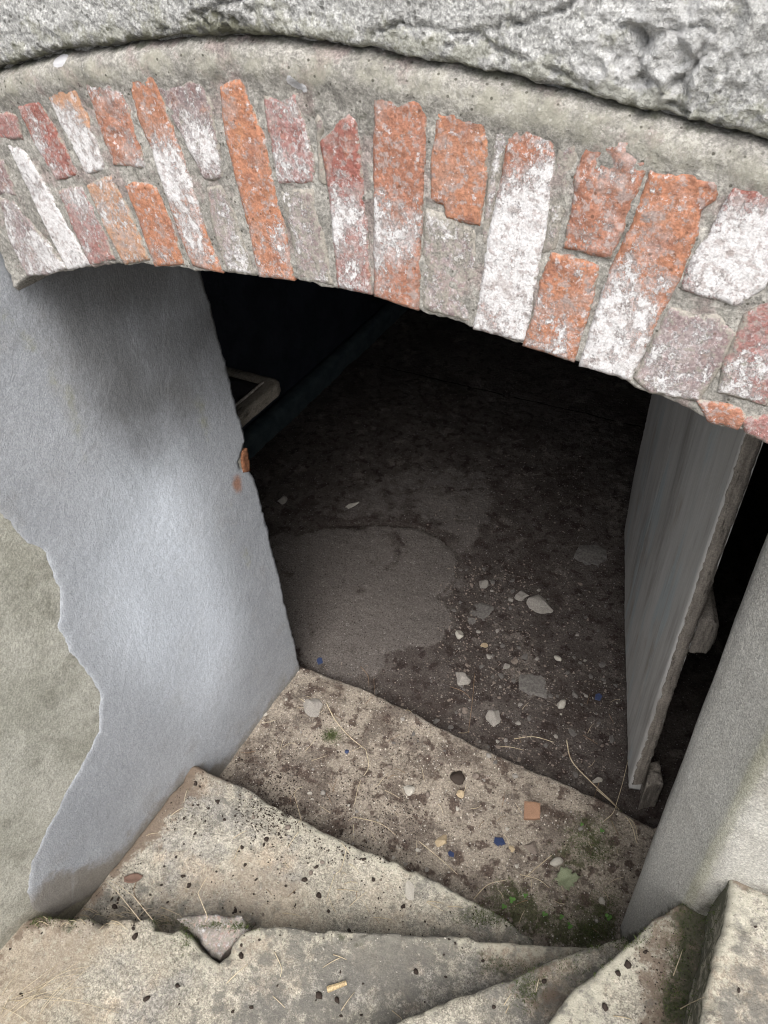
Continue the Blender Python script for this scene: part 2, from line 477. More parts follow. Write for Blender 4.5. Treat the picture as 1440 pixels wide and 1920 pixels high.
# cellar floor: trodden soil, with a worn screed showing through
pp = [(500, 1010), (600, 992), (700, 985), (790, 990), (832, 1012), (862, 1052), (856, 1090), (828, 1128), (838, 1165), (822, 1200), (760, 1214), (722, 1222), (700, 1262), (650, 1270), (572, 1240), (520, 1130)]
PA = [(lambda q: (q.x, q.y))(onz(x, y, ZC)) for x, y in pp]
pq = [(520, 975), (640, 930), (720, 890), (840, 870), (925, 890), (932, 950), (905, 1010), (870, 1040), (845, 1004), (790, 978), (700, 972), (610, 980)]
PB = [(lambda q: (q.x, q.y))(onz(x, y, ZC)) for x, y in pq]
CR = smooth_line([(lambda q: (q.x, q.y))(onz(x, y, ZC)) for x, y in [(560, 1000), (640, 985), (710, 984), (770, 988), (826, 1010), (860, 1050), (852, 1088), (820, 1120)]], 6)
def sdist(u, v, poly):
    d = 1e9; c = False; n = len(poly)
    for i in range(n):
        ax, ay = poly[i]; bx, by = poly[(i + 1) % n]; dx, dy = bx - ax, by - ay
        t = max(0, min(1, ((u - ax) * dx + (v - ay) * dy) / (dx * dx + dy * dy + 1e-12)))
        d = min(d, math.hypot(u - ax - t * dx, v - ay - t * dy))
        if (ay > v) != (by > v) and u < (bx - ax) * (v - ay) / (by - ay) + ax: c = not c
    return d if c else -d
def patch(u, v):
    if not (-2.4 < u < -.4 and 1.1 < v < 3.0): return 0.0
    w_ = .03 * fbm((u, v, 3), 9, 4)
    a = (.86 + .45 * fbm((u, v, 9), 5, 4)) * sstep(sdist(u, v, PA) + w_ * 1.5, -.05, .03); b = .62 * sstep(sdist(u, v, PB) + w_ * 1.6, -.05, .05)
    return max(a, b)
def crk(u, v): return min(math.hypot(u - a, v - b) for a, b in CR)
def cf_h(u, v, d): return .007 * patch(u, v) - .010 * math.exp(-(crk(u, v) / .012) ** 2) + .008 * fbm((u, v, 2), 5, 4) + .004 * fbm((u, v, 7), 30, 3)
def cf_dust(u, v, d): return .78 * patch(u, v) + .18 * gauss(u, v, -1.0, 1.9, .5, .7) - .7 * math.exp(-(crk(u, v) / .011) ** 2)
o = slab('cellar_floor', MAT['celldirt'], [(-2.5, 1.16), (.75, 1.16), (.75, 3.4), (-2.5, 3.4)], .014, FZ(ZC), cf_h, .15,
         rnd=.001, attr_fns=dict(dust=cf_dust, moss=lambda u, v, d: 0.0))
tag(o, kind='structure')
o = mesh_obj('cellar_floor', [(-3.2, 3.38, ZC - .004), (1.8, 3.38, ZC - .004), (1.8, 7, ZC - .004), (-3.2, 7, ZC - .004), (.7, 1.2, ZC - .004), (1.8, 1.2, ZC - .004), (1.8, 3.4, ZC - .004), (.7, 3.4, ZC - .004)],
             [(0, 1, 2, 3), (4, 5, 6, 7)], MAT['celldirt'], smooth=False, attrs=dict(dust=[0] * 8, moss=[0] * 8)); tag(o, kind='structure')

# cellar walls and ceiling
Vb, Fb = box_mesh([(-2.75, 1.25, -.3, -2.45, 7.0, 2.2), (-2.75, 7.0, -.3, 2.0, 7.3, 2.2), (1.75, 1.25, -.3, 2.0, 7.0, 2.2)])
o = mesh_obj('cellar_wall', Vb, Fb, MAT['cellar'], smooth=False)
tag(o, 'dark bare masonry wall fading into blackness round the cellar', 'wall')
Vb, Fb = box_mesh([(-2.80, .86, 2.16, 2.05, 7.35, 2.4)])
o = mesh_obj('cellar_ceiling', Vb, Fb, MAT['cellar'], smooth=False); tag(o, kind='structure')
def kb(u, v, d): return .004 * fbm((u, v, 3), 8, 3)
o = slab('low_kerb', MAT['kerb'], [(-2.45, 1.9), (-2.34, 1.9), (-2.36, 3.6), (-2.40, 5.2), (-2.45, 5.2)], .03, FZ(ZC + .11), kb, .14, rnd=.012, ragged=.008)
tag(o, 'low pale bluish kerb running along the foot of the dark cellar wall', 'kerb')

# ================================================================== LEFT WALL
lw = empty('stairwell_wall', (XL, 0, 0)); tag(lw, 'tall side wall left of the opening with smooth blue grey cement coat over old plaster', 'wall')
# body: old plaster, sweep of a plan path
path = [(XL - .01, -1.5), (XL - .01, 1.20), (XL - .016, 1.225), (XL - .035, 1.24), (XL - .2, 1.245), (-2.46, 1.245)]
pl = densify(path, .03, False); zs = np.arange(-.3, 2.62, .03)
V = []; F = []; A = []
for z in zs:
    for (x, y) in pl:
        q = .0008 * fbm((x, y, z), 2.5, 3) + .0006 * fbm((x, y, z), 14, 3)
        V.append((x - .001 + (q * .5 if y < 1.2 else 0), y, z)); A.append(max(0, .55 - (z - (ZT if y > .7 else Z2 if y > .25 else Z1)) * 4) if y < 1.24 else 0)
n = len(pl)
for j in range(len(zs) - 1):
    for i in range(n - 1): F.append((j * n + i, j * n + i + 1, (j + 1) * n + i + 1, (j + 1) * n + i))
# wall top and back so that it is a solid
b0 = len(V); x0 = XL - .3
V += [(XL - .01, -1.5, 2.6), (XL - .01, 1.24, 2.6), (x0, 1.24, 2.6), (x0, -1.5, 2.6), (XL - .01, -1.5, -.3), (x0, -1.5, -.3), (x0, 1.24, -.3)]; A += [0] * 7
F += [(b0, b0 + 1, b0 + 2, b0 + 3), (b0, b0 + 3, b0 + 5, b0 + 4), (b0 + 3, b0 + 2, b0 + 6, b0 + 5)]
part(mesh_obj('old_plaster', V, F, MAT['plaster'], attrs=dict(damp=A)), lw)
# the cement coat
edge_px = [(-60, 900), (0, 962), (32, 1000), (88, 1042), (114, 1108), (112, 1180), (140, 1235), (172, 1275), (190, 1310), (188, 1375), (152, 1450), (122, 1500), (90, 1560), (62, 1620), (52, 1680), (64, 1712)]
e = [onx(x, y, XL) for x, y in edge_px]; e = [(p.y, p.z) for p in e]
out = [(-.75, 1.55), (-.4, 1.35)] + e + [(.12, .25), (.30, .1), (.60, -.06), (1.10, -.10), (1.222, -.10), (1.228, .1), (1.236, .6), (1.236, .93), (1.222, .965), (1.216, .985), (1.190, 1.005), (1.186, 1.03), (1.21, 1.045), (1.236, 1.07),
       (1.234, 1.5), (1.228, 1.62), (1.22, 1.66), (1.232, 1.75), (1.235, 2.1), (1.22, 2.14), (.8, 2.14), (.76, 2.585), (-.75, 2.585)]
def coat_h(u, v, d):
    return (-.0034 * (1 - sstep(d, .0, .014)) * (u < .6)) + .0010 * fbm((u, v, 1), 1.6, 2) + .0004 * fbm((u, v, 5), 12, 4) + .0008 * fbm((u, v, 5), 60, 2)
def flo(u): return ZT + (Z2 - ZT) * sstep(-u, -.80, -.60) + (Z1 - Z2) * sstep(-u, -.36, -.14)
def pz(px, py): p = onx(px, py, XL); return p.y, p.z
bl = [pz(330, 960), pz(380, 1080), pz(420, 1200), pz(390, 1290), pz(260, 900), pz(230, 1130), pz(300, 1220)]
gr = [pz(20, 590), pz(60, 640), pz(100, 700), pz(135, 750), pz(150, 800), pz(165, 860)]
gr2 = [pz(440, 960), pz(470, 1050), pz(330, 640), pz(390, 790)]
def a_lit_bloom(u, v, d): return .13 + min(.75, sum(.28 * gauss(u, v, a, b, .13, .24) for a, b in bl))  # pale efflorescence, with the sky-lit bright spot painted in
def a_green(u, v, d): return min(.65, sum(.42 * gauss(u, v, a, b, .022, .04) for a, b in gr) + sum(.35 * gauss(u, v, a, b, .035, .12) for a, b in gr2))
def a_damp(u, v, d):
    h = v - flo(u); return max(0, .62 - h * 7) + (.30 * sstep(-u, -.50, -.10) * sstep(-v, -.80, -.35))
def a_shade_stain(u, v, d):  # painted shade of the reveal under the arch, plus a dark stain streak
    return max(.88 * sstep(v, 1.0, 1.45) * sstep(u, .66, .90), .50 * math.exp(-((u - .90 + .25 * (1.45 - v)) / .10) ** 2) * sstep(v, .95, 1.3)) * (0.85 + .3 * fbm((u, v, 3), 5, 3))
def a_rust(u, v, d): return .9 * gauss(u, v, 1.165, .965, .022, .035)
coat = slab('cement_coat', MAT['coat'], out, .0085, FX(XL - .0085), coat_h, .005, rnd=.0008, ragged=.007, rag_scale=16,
            attr_fns=dict(lit_bloom=a_lit_bloom, green=a_green, damp=a_damp, shade_stain=a_shade_stain, rust=a_rust))
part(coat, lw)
# rusty plate left in the notch
V = []; F = []
sp = slab('strike_plate', MAT['rust'], [(1.196, .985), (1.226, .968), (1.232, 1.0), (1.236, 1.045), (1.214, 1.05), (1.20, 1.02)], .006, FX(XL - .006), lambda u, v, d: .003 * fbm((u, v, 1), 60, 3), .01, rnd=.002, ragged=.002)
part(sp, lw)

# ================================================================== THE ARCH
def fy(px, py): p = ony(px, py, YF); return (p.x, p.z)
intr = [fy(*p) for p in [(50, 520), (95, 513), (135, 507), (190, 500), (230, 497), (320, 503), (400, 512), (470, 519), (550, 526), (630, 543), (705, 558), (775, 582), (835, 600), (890, 618),
                         (960, 642), (1062, 678), (1120, 700), (1172, 714), (1215, 742), (1290, 768), (1330, 795), (1400, 812), (1440, 832)]]
intr += [(.045, 1.775), (.09, 1.755), (.15, 1.735)]
extr = [fy(*p) for p in [(0, 130), (50, 117), (110, 100), (200, 92), (270, 80), (330, 75), (400, 72), (500, 75), (600, 86), (720, 105), (860, 130), (1000, 162), (1100, 185), (1200, 215), (1320, 242), (1440, 272)]]
extr = [(-1.25, 2.052), (-1.16, 2.085)] + extr + [(0.0, 2.06), (.10, 2.02), (.20, 1.965)]
arch = empty('brick_arch', (-.54, YF, 1.76)); tag(arch, 'low segmental arch of worn orange bricks and grey mortar over the cellar opening', 'arch')
ring = [(-1.255, 1.745)] + intr + [(.26, 1.70), (.30, 1.90)] + extr[::-1]
crown_x = -.54
ex = np.array(extr)
def extr_z(x): return float(np.interp(x, ex[:, 0], ex[:, 1]))
itn = np.array(sorted(intr))
def intr_z(x): return float(np.interp(x, itn[:, 0], itn[:, 1]))
wp = [fy(555, 160), fy(548, 150), fy(570, 165)]
wq = [fy(108, 117), fy(115, 112)]
def arch_h(u, v, d):
    t = extr_z(u) - v                      # below the top line
    band = .006 * math.exp(-((t - .024) / .020) ** 2)
    h = band - .0012 + .0022 * fbm((u, v, 4), 16, 4) + .0024 * fbm((u, v, 6), 60, 4)
    h -= .010 * sstep(-t, -.012, 0)
    h -= .009 * gauss(u, v, wp[0][0], wp[0][1] - .004, .008, .006)
    return h
def al_l(u, v, d):
    t = extr_z(u) - v; return .52 * math.exp(-((t - .022) / .024) ** 2) + .12 * fbm((u, v, 2), 7, 2)
def al_a(u, v, d):
    t = extr_z(u) - v
    return .50 * math.exp(-(t / .008) ** 2) + .30 * math.exp(-((t - .062) / .022) ** 2) * (1 if u < -.3 else .4) + .18 * sstep(-u, .9, 1.2) + .55 * gauss(u, v, -.005, 1.93, .012, .05)
def al_p(u, v, d):
    return min(1, sum(.9 * gauss(u, v, a, b, .0065, .006) for a, b in wp) + sum(1.0 * gauss(u, v, a, b, .011, .005) for a, b in wq)
               + .30 * gauss(u, v, fy(340, 150)[0], fy(340, 150)[1], .03, .012))
mr = slab('mortar_ring', MAT['mortar'], ring, .0042, FY(YF), arch_h, .10, rnd=.006, ragged=.004, rag_scale=35, attr_fns=dict(lichen=al_l, algae=al_a, paint=al_p))
part(mr, arch)

OR = (.295, .137, .084); OD = (.26, .122, .082); RD = (.215, .085, .070); PK = (.235, .120, .110); PU = (.19, .145, .145); TN = (.33, .19, .12); LI = (.30, .28, .30)
# outline in the photo's pixels, clay, paint at top / middle / bottom, crust, how proud
BR = [
 ([(0, 372), (22, 372), (120, 503), (88, 516), (55, 520), (20, 450)], PU, .55, .6, .6, .35, .003),
 ([(14, 268), (42, 280), (82, 345), (166, 498), (130, 508), (90, 430), (50, 345)], LI, .9, .95, .85, .1, .006),
 ([(-12, 205), (28, 214), (40, 262), (4, 264)], PK, .55, .5, .5, .3, .004),
 ([(-30, 290), (4, 300), (30, 368), (-10, 366)], PU, .5, .5, .5, .4, .003),
 ([(33, 197), (70, 186), (92, 225), (146, 330), (108, 340), (70, 275)], RD, .22, .35, .45, .25, .003),
 ([(112, 357), (150, 345), (190, 430), (213, 486), (172, 500), (140, 430)], PK, .55, .6, .25, .35, .003),
 ([(88, 170), (138, 161), (160, 215), (195, 318), (165, 330), (120, 240)], TN, .05, .85, .7, .15, .003),
 ([(165, 346), (206, 325), (245, 410), (276, 488), (236, 498), (200, 430)], TN, .4, .5, .15, .35, .003),
 ([(158, 140), (212, 134), (240, 210), (270, 318), (216, 310), (185, 225)], OD, .5, .35, .5, .30, .004),
 ([(237, 345), (270, 341), (288, 350), (318, 420), (341, 497), (294, 501), (258, 400)], OR, .06, .1, .3, .12, .006),
 ([(241, 140), (262, 134), (286, 134), (318, 235), (352, 330), (388, 450), (414, 512), (364, 500), (338, 436), (288, 285), (262, 220)], OR, 0, .85, .3, .08, .006),
 ([(296, 160), (372, 150), (392, 200), (417, 335), (385, 342), (350, 270)], PU, .5, .52, .5, .42, .002),
 ([(415, 163), (430, 150), (448, 149), (492, 262), (510, 350), (532, 440), (548, 526), (490, 520), (470, 430), (450, 350), (425, 250)], OR, .08, .22, .45, .08, .007),
 ([(496, 180), (552, 176), (583, 300), (584, 345), (524, 347), (508, 260)], PK, .42, .5, .45, .35, .003),
 ([(604, 268), (622, 248), (636, 222), (650, 213), (664, 222), (672, 300), (684, 430), (692, 553), (636, 541), (626, 430), (618, 350)], RD, .25, .52, .42, .2, .005),
 ([(708, 170), (795, 188), (792, 260), (786, 380), (779, 582), (706, 557), (706, 420), (706, 290)], OD, .12, .45, .45, .1, .007),
 ([(826, 210), (850, 203), (904, 222), (906, 300), (903, 345), (893, 424), (836, 411), (834, 386), (812, 379), (815, 300)], OR, .15, .05, .12, .15, .005),
 ([(955, 262), (972, 234), (1002, 232), (1032, 246), (1030, 330), (1008, 470), (977, 640), (892, 619), (908, 520), (925, 420), (945, 330)], OD, .4, .95, .75, .1, .005),
 ([(1108, 262), (1122, 256), (1165, 254), (1214, 272), (1192, 350), (1165, 425), (1140, 485), (1062, 466), (1076, 400), (1086, 330)], OD, .22, .3, .42, .22, .009),
 ([(1038, 475), (1075, 480), (1117, 497), (1104, 560), (1068, 678), (985, 650), (1004, 590), (1018, 530)], OR, .28, .42, .5, .12, .006),
 ([(1230, 320), (1290, 322), (1346, 338), (1334, 375), (1308, 395), (1300, 440), (1262, 530), (1172, 712), (1090, 688), (1118, 600), (1150, 510), (1190, 425)], OR, .1, .55, .92, .06, .006),
 ([(1382, 352), (1440, 350), (1500, 352), (1480, 430), (1420, 540), (1376, 575), (1285, 545), (1296, 500), (1336, 440)], RD, .35, .92, .8, .1, .006),
 ([(1262, 575), (1300, 590), (1345, 590), (1372, 622), (1340, 690), (1300, 752), (1222, 738), (1195, 712), (1230, 640)], PU, .5, .45, .45, .45, .005),
 ([(1310, 748), (1384, 762), (1396, 786), (1380, 806), (1330, 792)], OD, .2, .35, .4, .25, .006),
 ([(1400, 590), (1440, 560), (1490, 570), (1480, 700), (1430, 760), (1350, 738), (1362, 680)], PK, .42, .45, .5, .40, .006),
 ([(1398, 785), (1450, 775), (1500, 790), (1490, 860), (1440, 832), (1402, 812)], PK, .45, .5, .5, .35, .006),
]
BR += [([(386, 352), (418, 345), (446, 420), (478, 518), (426, 512), (398, 430)], PU, .5, .5, .5, .66, .001),
 ([(524, 356), (584, 354), (606, 440), (622, 536), (560, 524), (542, 430)], PU, .45, .45, .45, .70, .001),
 ([(796, 392), (832, 398), (888, 432), (896, 520), (882, 606), (792, 582)], PU, .5, .5, .5, .72, .001),
 ([(590, 200), (615, 230), (600, 262), (612, 350), (596, 345)], PU, .5, .5, .5, .7, .0),
 ([(926, 240), (962, 236), (940, 320), (905, 500), (902, 430), (915, 330)], PU, .5, .5, .5, .62, .001),
 ([(1046, 262), (1090, 262), (1072, 350), (1040, 470), (1014, 480), (1036, 350)], PU, .5, .5, .5, .74, .0)]
for x in (.03, .085, .14):     # the last voussoirs run on past the edge of the photograph
    BR.append(([(x, x + .30), 0], OR, .2, .5, .6, .2, .005))
VV = []; FF = []; CC = []; PP = []; KK = []
for bi, (poly, clay, p0, p1, p2, crust, proud) in enumerate(BR):
    if poly[1] == 0:
        x = poly[0][0]; zc0 = intr_z(x) + .02
        pts = [(x + .025, zc0), (x + .070, zc0 - .015), (x + .145, zc0 + .205), (x + .085, zc0 + .215)]
    else: pts = [fy(*p) for p in poly]
    if bi in (22, 24): crust = .5
    A_ = np.array(pts); kb_, ka_ = np.polyfit(A_[:, 1], A_[:, 0], 1); wide = 1.16 if crust < .6 else 1.05
    pts = [(ka_ + kb_ * q[1] + (q[0] - ka_ - kb_ * q[1]) * wide, q[1]) for q in pts]
    zmin = min(p[1] for p in pts); zmax = max(p[1] for p in pts)
    rs = random.Random(bi); tilt = rs.uniform(-.02, .02)
    def bh(u, v, d, bi=bi, proud=proud, tilt=tilt, pts=pts):
        r = proud * .30 + .0004 + tilt * .4 * (u - pts[0][0]) + .0008 * fbm((u, v, bi), 22, 4) + .0008 * fbm((u, v, bi), 90, 3)
        if bi in (8, 18): r += .0032 * fbm((u, v, bi + 2), 45, 3)
        r -= .0016 * sstep(-d, -.004, 0)
        return r
    v, f, at, uv = slab_data(pts, .0038, FY(YF), bh,   .02, rnd=.0011, ragged=.0012, rag_scale=60, seed=bi)
    b = len(VV); VV += v; FF += [tuple(b + i for i in q) for q in f]
    for u, w_, d in uv:
        t = (zmax - w_) / (zmax - zmin)
        p = p0 + (p1 - p0) * t * 2 if t < .5 else p1 + (p2 - p1) * (t - .5) * 2
        PP.append(p * .84 + .26 * fbm((u, w_, bi * 3), 14, 3) - .08 * (d < .004)); KK.append(crust * .62 + .05 + .34 * math.exp(-d / .0028))
        sh = 1 + .10 * fbm((u, w_, bi * 2), 9, 2)
        CC.append((clay[0] * sh, clay[1] * sh, clay[2] * sh, 1))
bw = mesh_obj('brickwork', VV, FF, MAT['brick'], attrs=dict(paint=PP, crust=KK), colattr=CC); fix_normals(bw); part(bw, arch)
# arch body behind the face, down to the inner reveal
V = []; F = []
xs = np.linspace(-1.262, .30, 60)
for y in (YF + .10, YI + .004):
    for x in xs: V.append((x, y, intr_z(x) + .006 + .004 * fbm((x, y, 0), 20, 3)))
    for x in xs: V.append((x, y, 2.16))
n = len(xs)
for i in range(n - 1):
    F += [(i, i + 1, 2 * n + i + 1, 2 * n + i), (i, n + i, n + i + 1, i + 1), (2 * n + i, 2 * n + i + 1, 3 * n + i + 1, 3 * n + i), (n + i, 3 * n + i, 3 * n + i + 1, n + i + 1)]
part(mesh_obj('arch_soffit', V, F, MAT['mortar'], attrs=dict(lichen=[0] * len(V), algae=[.35] * len(V), paint=[0] * len(V))), arch)

# ================================================================== ROUGH WALL ABOVE
fw = empty('house_wall', (-.5, YF, 2.1)); tag(fw, 'rough grey roughcast house wall with cracks and black algae above the brick arch', 'wall')
bot = [(x, z + .003) for x, z in extr]
up = [(-1.27, 2.055)] + bot + [(.35, 1.88), (.7, 1.88), (.7, 2.45), (-1.27, 2.45)]
cr = [[fy(1150, 45), fy(1195, 60), fy(1200, 110), fy(1215, 165), fy(1250, 200), fy(1290, 215)], [fy(1240, 60), fy(1330, 50), fy(1300, 120), fy(1230, 190)],
      [fy(700, 60), fy(760, 45), fy(860, 60), fy(940, 50), fy(1020, 30), fy(1090, 0)], [fy(300, 60), fy(370, 30), fy(420, 5), fy(520, 20), fy(560, -20)],
      [fy(360, 20), fy(400, 50), fy(430, 65)], [fy(840, 80), fy(900, 70), fy(930, 90), fy(1010, 120), fy(1120, 170)]]
crl = [densify(smooth_line([(a, b) for a, b in c], 4), .003, False) for c in cr]
crp = np.array([(a + .004 * fbm((a, b, 1), 60, 3), b + .004 * fbm((a, b, 5), 60, 3)) for c in crl for a, b in c])
def crack(u, v): return float(np.min(np.hypot(crp[:, 0] - u, crp[:, 1] - v)))
cu, cv = fy(1230, 100)
du, dv = fy(430, 30)
def up_h(u, v, d):
    t = v - extr_z(u)
    h = .0022 * fbm((u, v, 9), 7, 3) + .0028 * fbm((u * 1.2, v * 1.6, 3), 38, 4) + .0018 * fbm((u * 1.4, v * 2, 13), 110, 3)
    if v < 2.32 and -1.3 < u < .2:
        lump = .9 * gauss(u, v, cu, cv, .07, .06) + .8 * gauss(u, v, du, dv, .05, .03) + .12
        h += lump * .0095 * (.6 - 2.6 * abs(fbm((u, v, 21), 30, 5))) if v < 2.3 else 0
        c = crack(u, v); h -= .011 * math.exp(-(c / .0022) ** 2) * max(0, min(1, .8 + 1.6 * fbm((u, v, 31), 30, 3)))
    h -= (.007 + .006 * fbm((u, 3, 1), 14, 4)) * math.exp(-(max(0, t) / .007))
    return h
def up_a(u, v, d):
    t = v - extr_z(u)
    return .58 * math.exp(-(abs(t) / .013) ** 1.5) + .40 * gauss(u, v, du, dv, .06, .025) + .16 * sstep(-u, .2, .8)
uw = slab('lower_render', MAT['rough'], up, .0038, FY(YF - .0035), up_h, .08, rnd=.008, ragged=.004, rag_scale=30,
          attr_fns=dict(chalk=lambda u, v, d: .6 * gauss(u, v, cu, cv, .09, .07) + .1, algae=up_a, lichen=lambda u, v, d: .30 + .25 * math.exp(-((v - extr_z(u) - .01) / .02) ** 2)))
part(uw, fw)
V = []; F = []; xs = np.arange(-5, 3.01, .08); zs2 = np.arange(2.44, 4.1, .08)
for z in zs2:
    for x in xs: V.append((x, YF - .018 + .006 * fbm((x, 1, z), 5, 3), z))
n = len(xs)
for j in range(len(zs2) - 1):
    for i in range(n - 1): F.append((j * n + i, j * n + i + 1, (j + 1) * n + i + 1, (j + 1) * n + i))
b0 = len(V); V += [(-5, .9, 4.02), (3, .9, 4.02), (3, .9, 2.40), (-5, .9, 2.40), (-5, 1.2, 2.40), (3, 1.2, 2.40), (3, 1.2, 4.02), (-5, 1.2, 4.02)]
F += [(b0, b0 + 1, b0 + 6, b0 + 7), (b0 + 3, b0 + 2, b0 + 5, b0 + 4), (b0 + 4, b0 + 5, b0 + 6, b0 + 7)]
part(mesh_obj('upper_render', V, F, MAT['rough'], attrs=dict(algae=[.1] * len(V), lichen=[.3] * len(V))), fw)
# wall right of the arch, above the pier, and its left run outside the stairwell
Vb, Fb = box_mesh([(.69, YF - .012, 1.86, 3.0, YF + .3, 2.46), (-5, YF - .006, .9, XL - .30, YF + .3, 2.46), (2.55, YF + .02, .8, 3.0, YF + .3, 1.88), (-1.6, YF + .02, 2.08, .8, 1.24, 2.5)])
part(mesh_obj('wall_body', Vb, Fb, MAT['rough'], smooth=False, attrs=dict(algae=[.2] * len(Vb), lichen=[.3] * len(Vb))), fw)

# ================================================================== RIGHT PIER
pr = empty('door_pier', (.1, YF, 0)); tag(pr, 'pale rough rendered pier right of the opening with greenish rounded corner', 'pier')
path = [(2.6, YF)] + [(x, YF) for x in (1.6, 1.0, .7)] + [(.5, YF), (.3, YF), (.20, YF + .001)]
cy = YF + .125
path += [(.165, YF + .0015), (.148, YF + .006), (.135, YF + .016), (.085, YF + .085), (.062, YF + .118)]
path += [(XR, cy + .02), (XR + .004, 1.0), (XR + .02, 1.22), (XR + .035, 1.24), (.3, 1.245), (1.8, 1.245)]
pd = []
acc = 0
for i in range(len(path) - 1):
    a, b = path[i], path[i + 1]; L = math.dist(a, b); res = .009 if (a[0] < .52 and a[1] < 1.0) else .06
    k = max(1, int(L / res))
    for j in range(k): pd.append((a[0] + (b[0] - a[0]) * j / k, a[1] + (b[1] - a[1]) * j / k))
pd.append(path[-1])
zs = np.concatenate([np.arange(-.2, 1.75, .011), np.arange(1.75, 1.93, .02)])
V = []; F = []; At = dict(smooth=[], green=[], edge=[], damp=[])
P = [Vector(p) for p in pd]
sm = [ony(1382, 1345, YF), ony(1440, 1180, YF)]
for z in zs:
    for i, (x, y) in enumerate(pd):
        a = P[max(0, i - 1)]; b = P[min(len(P) - 1, i + 1)]; t = (b - a).normalized(); nx, ny = t.y, -t.x
        # outward is to the left of travel: away from the wall body
        nx, ny = (-nx, -ny) if (nx * (x - .8) + ny * (y - 1.0)) < 0 else (nx, ny)
        vis = x < .6 and y < 1.0
        q = .006 * fbm((x, y, z), 4, 3) + (.0028 * fbm((x, y, z), 26, 4) + .0012 * fbm((x, y, z), 90, 2) if vis else 0)
        corner = (x < .150 and y > YF + .004)
        if corner: q *= .3
        V.append((x + nx * q, y + ny * q, z))
        s_ = 0
        if x > .19 + .0: s_ = sstep(z, 1.12 + .1 * math.sin(x * 17), 1.17 + .1 * math.sin(x * 17)) * sstep(x, .20, .215)
        At['smooth'].append(s_)
        u = x - XR
        At['green'].append((.74 * math.exp(-((x - .138) / .020) ** 2)) if corner else .26 * math.exp(-((x - .19) / .03) ** 2) * (y < 1))
        At['edge'].append(.74 * sstep(-x, -.142, -.128) if YF + .004 < y < 1.0 else 0)
        base = ZT if x < .02 else (.40 if x < .12 else (ZA if x < .19 else ZB))
        base = .0 + sstep(x, .05, .15) * ZA + sstep(x, .15, .21) * (ZB - ZA)
        At['damp'].append(max(0, .62 - max(0, z - base) * 6.5) if y < 1.0 else .2)
n = len(pd)
for j in range(len(zs) - 1):
    for i in range(n - 1): F.append((j * n + i, (j + 1) * n + i, (j + 1) * n + i + 1, j * n + i + 1))
o = mesh_obj('rendered_face', V, F, MAT['pier'], attrs=At); fix_normals(o); part(o, pr)

# ================================================================== THE STEPS
def hz(px, py, z): p = onz(px, py, z); return (p.x, p.y)
# threshold slab in the reveal, covered with soil
sill = [hz(562, 1246, ZT), hz(600, 1262, ZT), hz(680, 1290, ZT), hz(760, 1328, ZT), hz(830, 1365, ZT), hz(900, 1400, ZT), hz(980, 1435, ZT), hz(1060, 1470, ZT), hz(1140, 1505, ZT), hz(1205, 1540, ZT), hz(1225, 1552, ZT)]
th = [(-1.30, .60)] + [(-1.30, 1.235)] + sill + [(.10, 1.26), (.12, .60), (.05, .55), (-.3, .58)]
def th_h(u, v, d):
    h = .010 * fbm((u, v, 2), 5, 4) + .005 * fbm((u, v, 8), 22, 4) + .002 * fbm((u, v, 8), 80, 3)
    h += .018 * gauss(u, v, -.12, .86, .14, .10)
    return h * min(1, .35 + d * 12)
mo = [hz(1110, 1560, 0), hz(1060, 1610, 0), hz(960, 1680, 0), hz(1010, 1740, 0), hz(1090, 1760, 0), hz(880, 1720, 0), hz(1130, 1720, 0)]
def th_m(u, v, d): return min(.62, sum(.50 * gauss(u, v, a, b, .09, .055) for a, b in mo)) + .25 * gauss(u, v, *hz(620, 1380, 0), .02, .02)
def th_d(u, v, d): return .52 * math.exp(-(d / .05)) * (v > 1.0) + .30 * gauss(u, v, *hz(600, 1420, 0), .10, .08) + .3 * gauss(u, v, *hz(780, 1420, 0), .15, .07)
ts = slab('threshold_slab', MAT['dirt'], th, .0095, FZ(ZT), th_h, .16, rnd=.012, ragged=.006, rag_scale=14, attr_fns=dict(dust=th_d, moss=th_m))
tag(ts, 'soil covered threshold slab between the jambs, littered with grit, moss and straw', 'threshold')

GR = 'winding concrete steps down to the cellar'
def step_slab(label, outline, z, hf, attrs, res=.010, ragged=.004, depth=.2, rnd=.016, seed=0):
    o = slab('concrete_step', MAT['step'], outline, res, FZ(z), hf, depth, rnd=rnd, ragged=ragged, rag_scale=17, attr_fns=attrs, seed=seed)
    return tag(o, label, 'step', GR)
def hbase(seed, a=.004):
    def f(u, v, d):
        h = a * fbm((u, v, seed), 4, 4) + .0018 * fbm((u, v, seed + 3), 25, 4) + .0009 * fbm((u, v, seed), 90, 2)
        if d < .05: h -= .07 * max(0, fbm((u, v, seed + 7), 16, 4) - .30) * math.exp(-d / .012)
        c_ = abs(fbm((u, v, seed + 31), 2.6, 3))
        h -= .005 * math.exp(-(c_ / .012) ** 2)
        return h
    return f
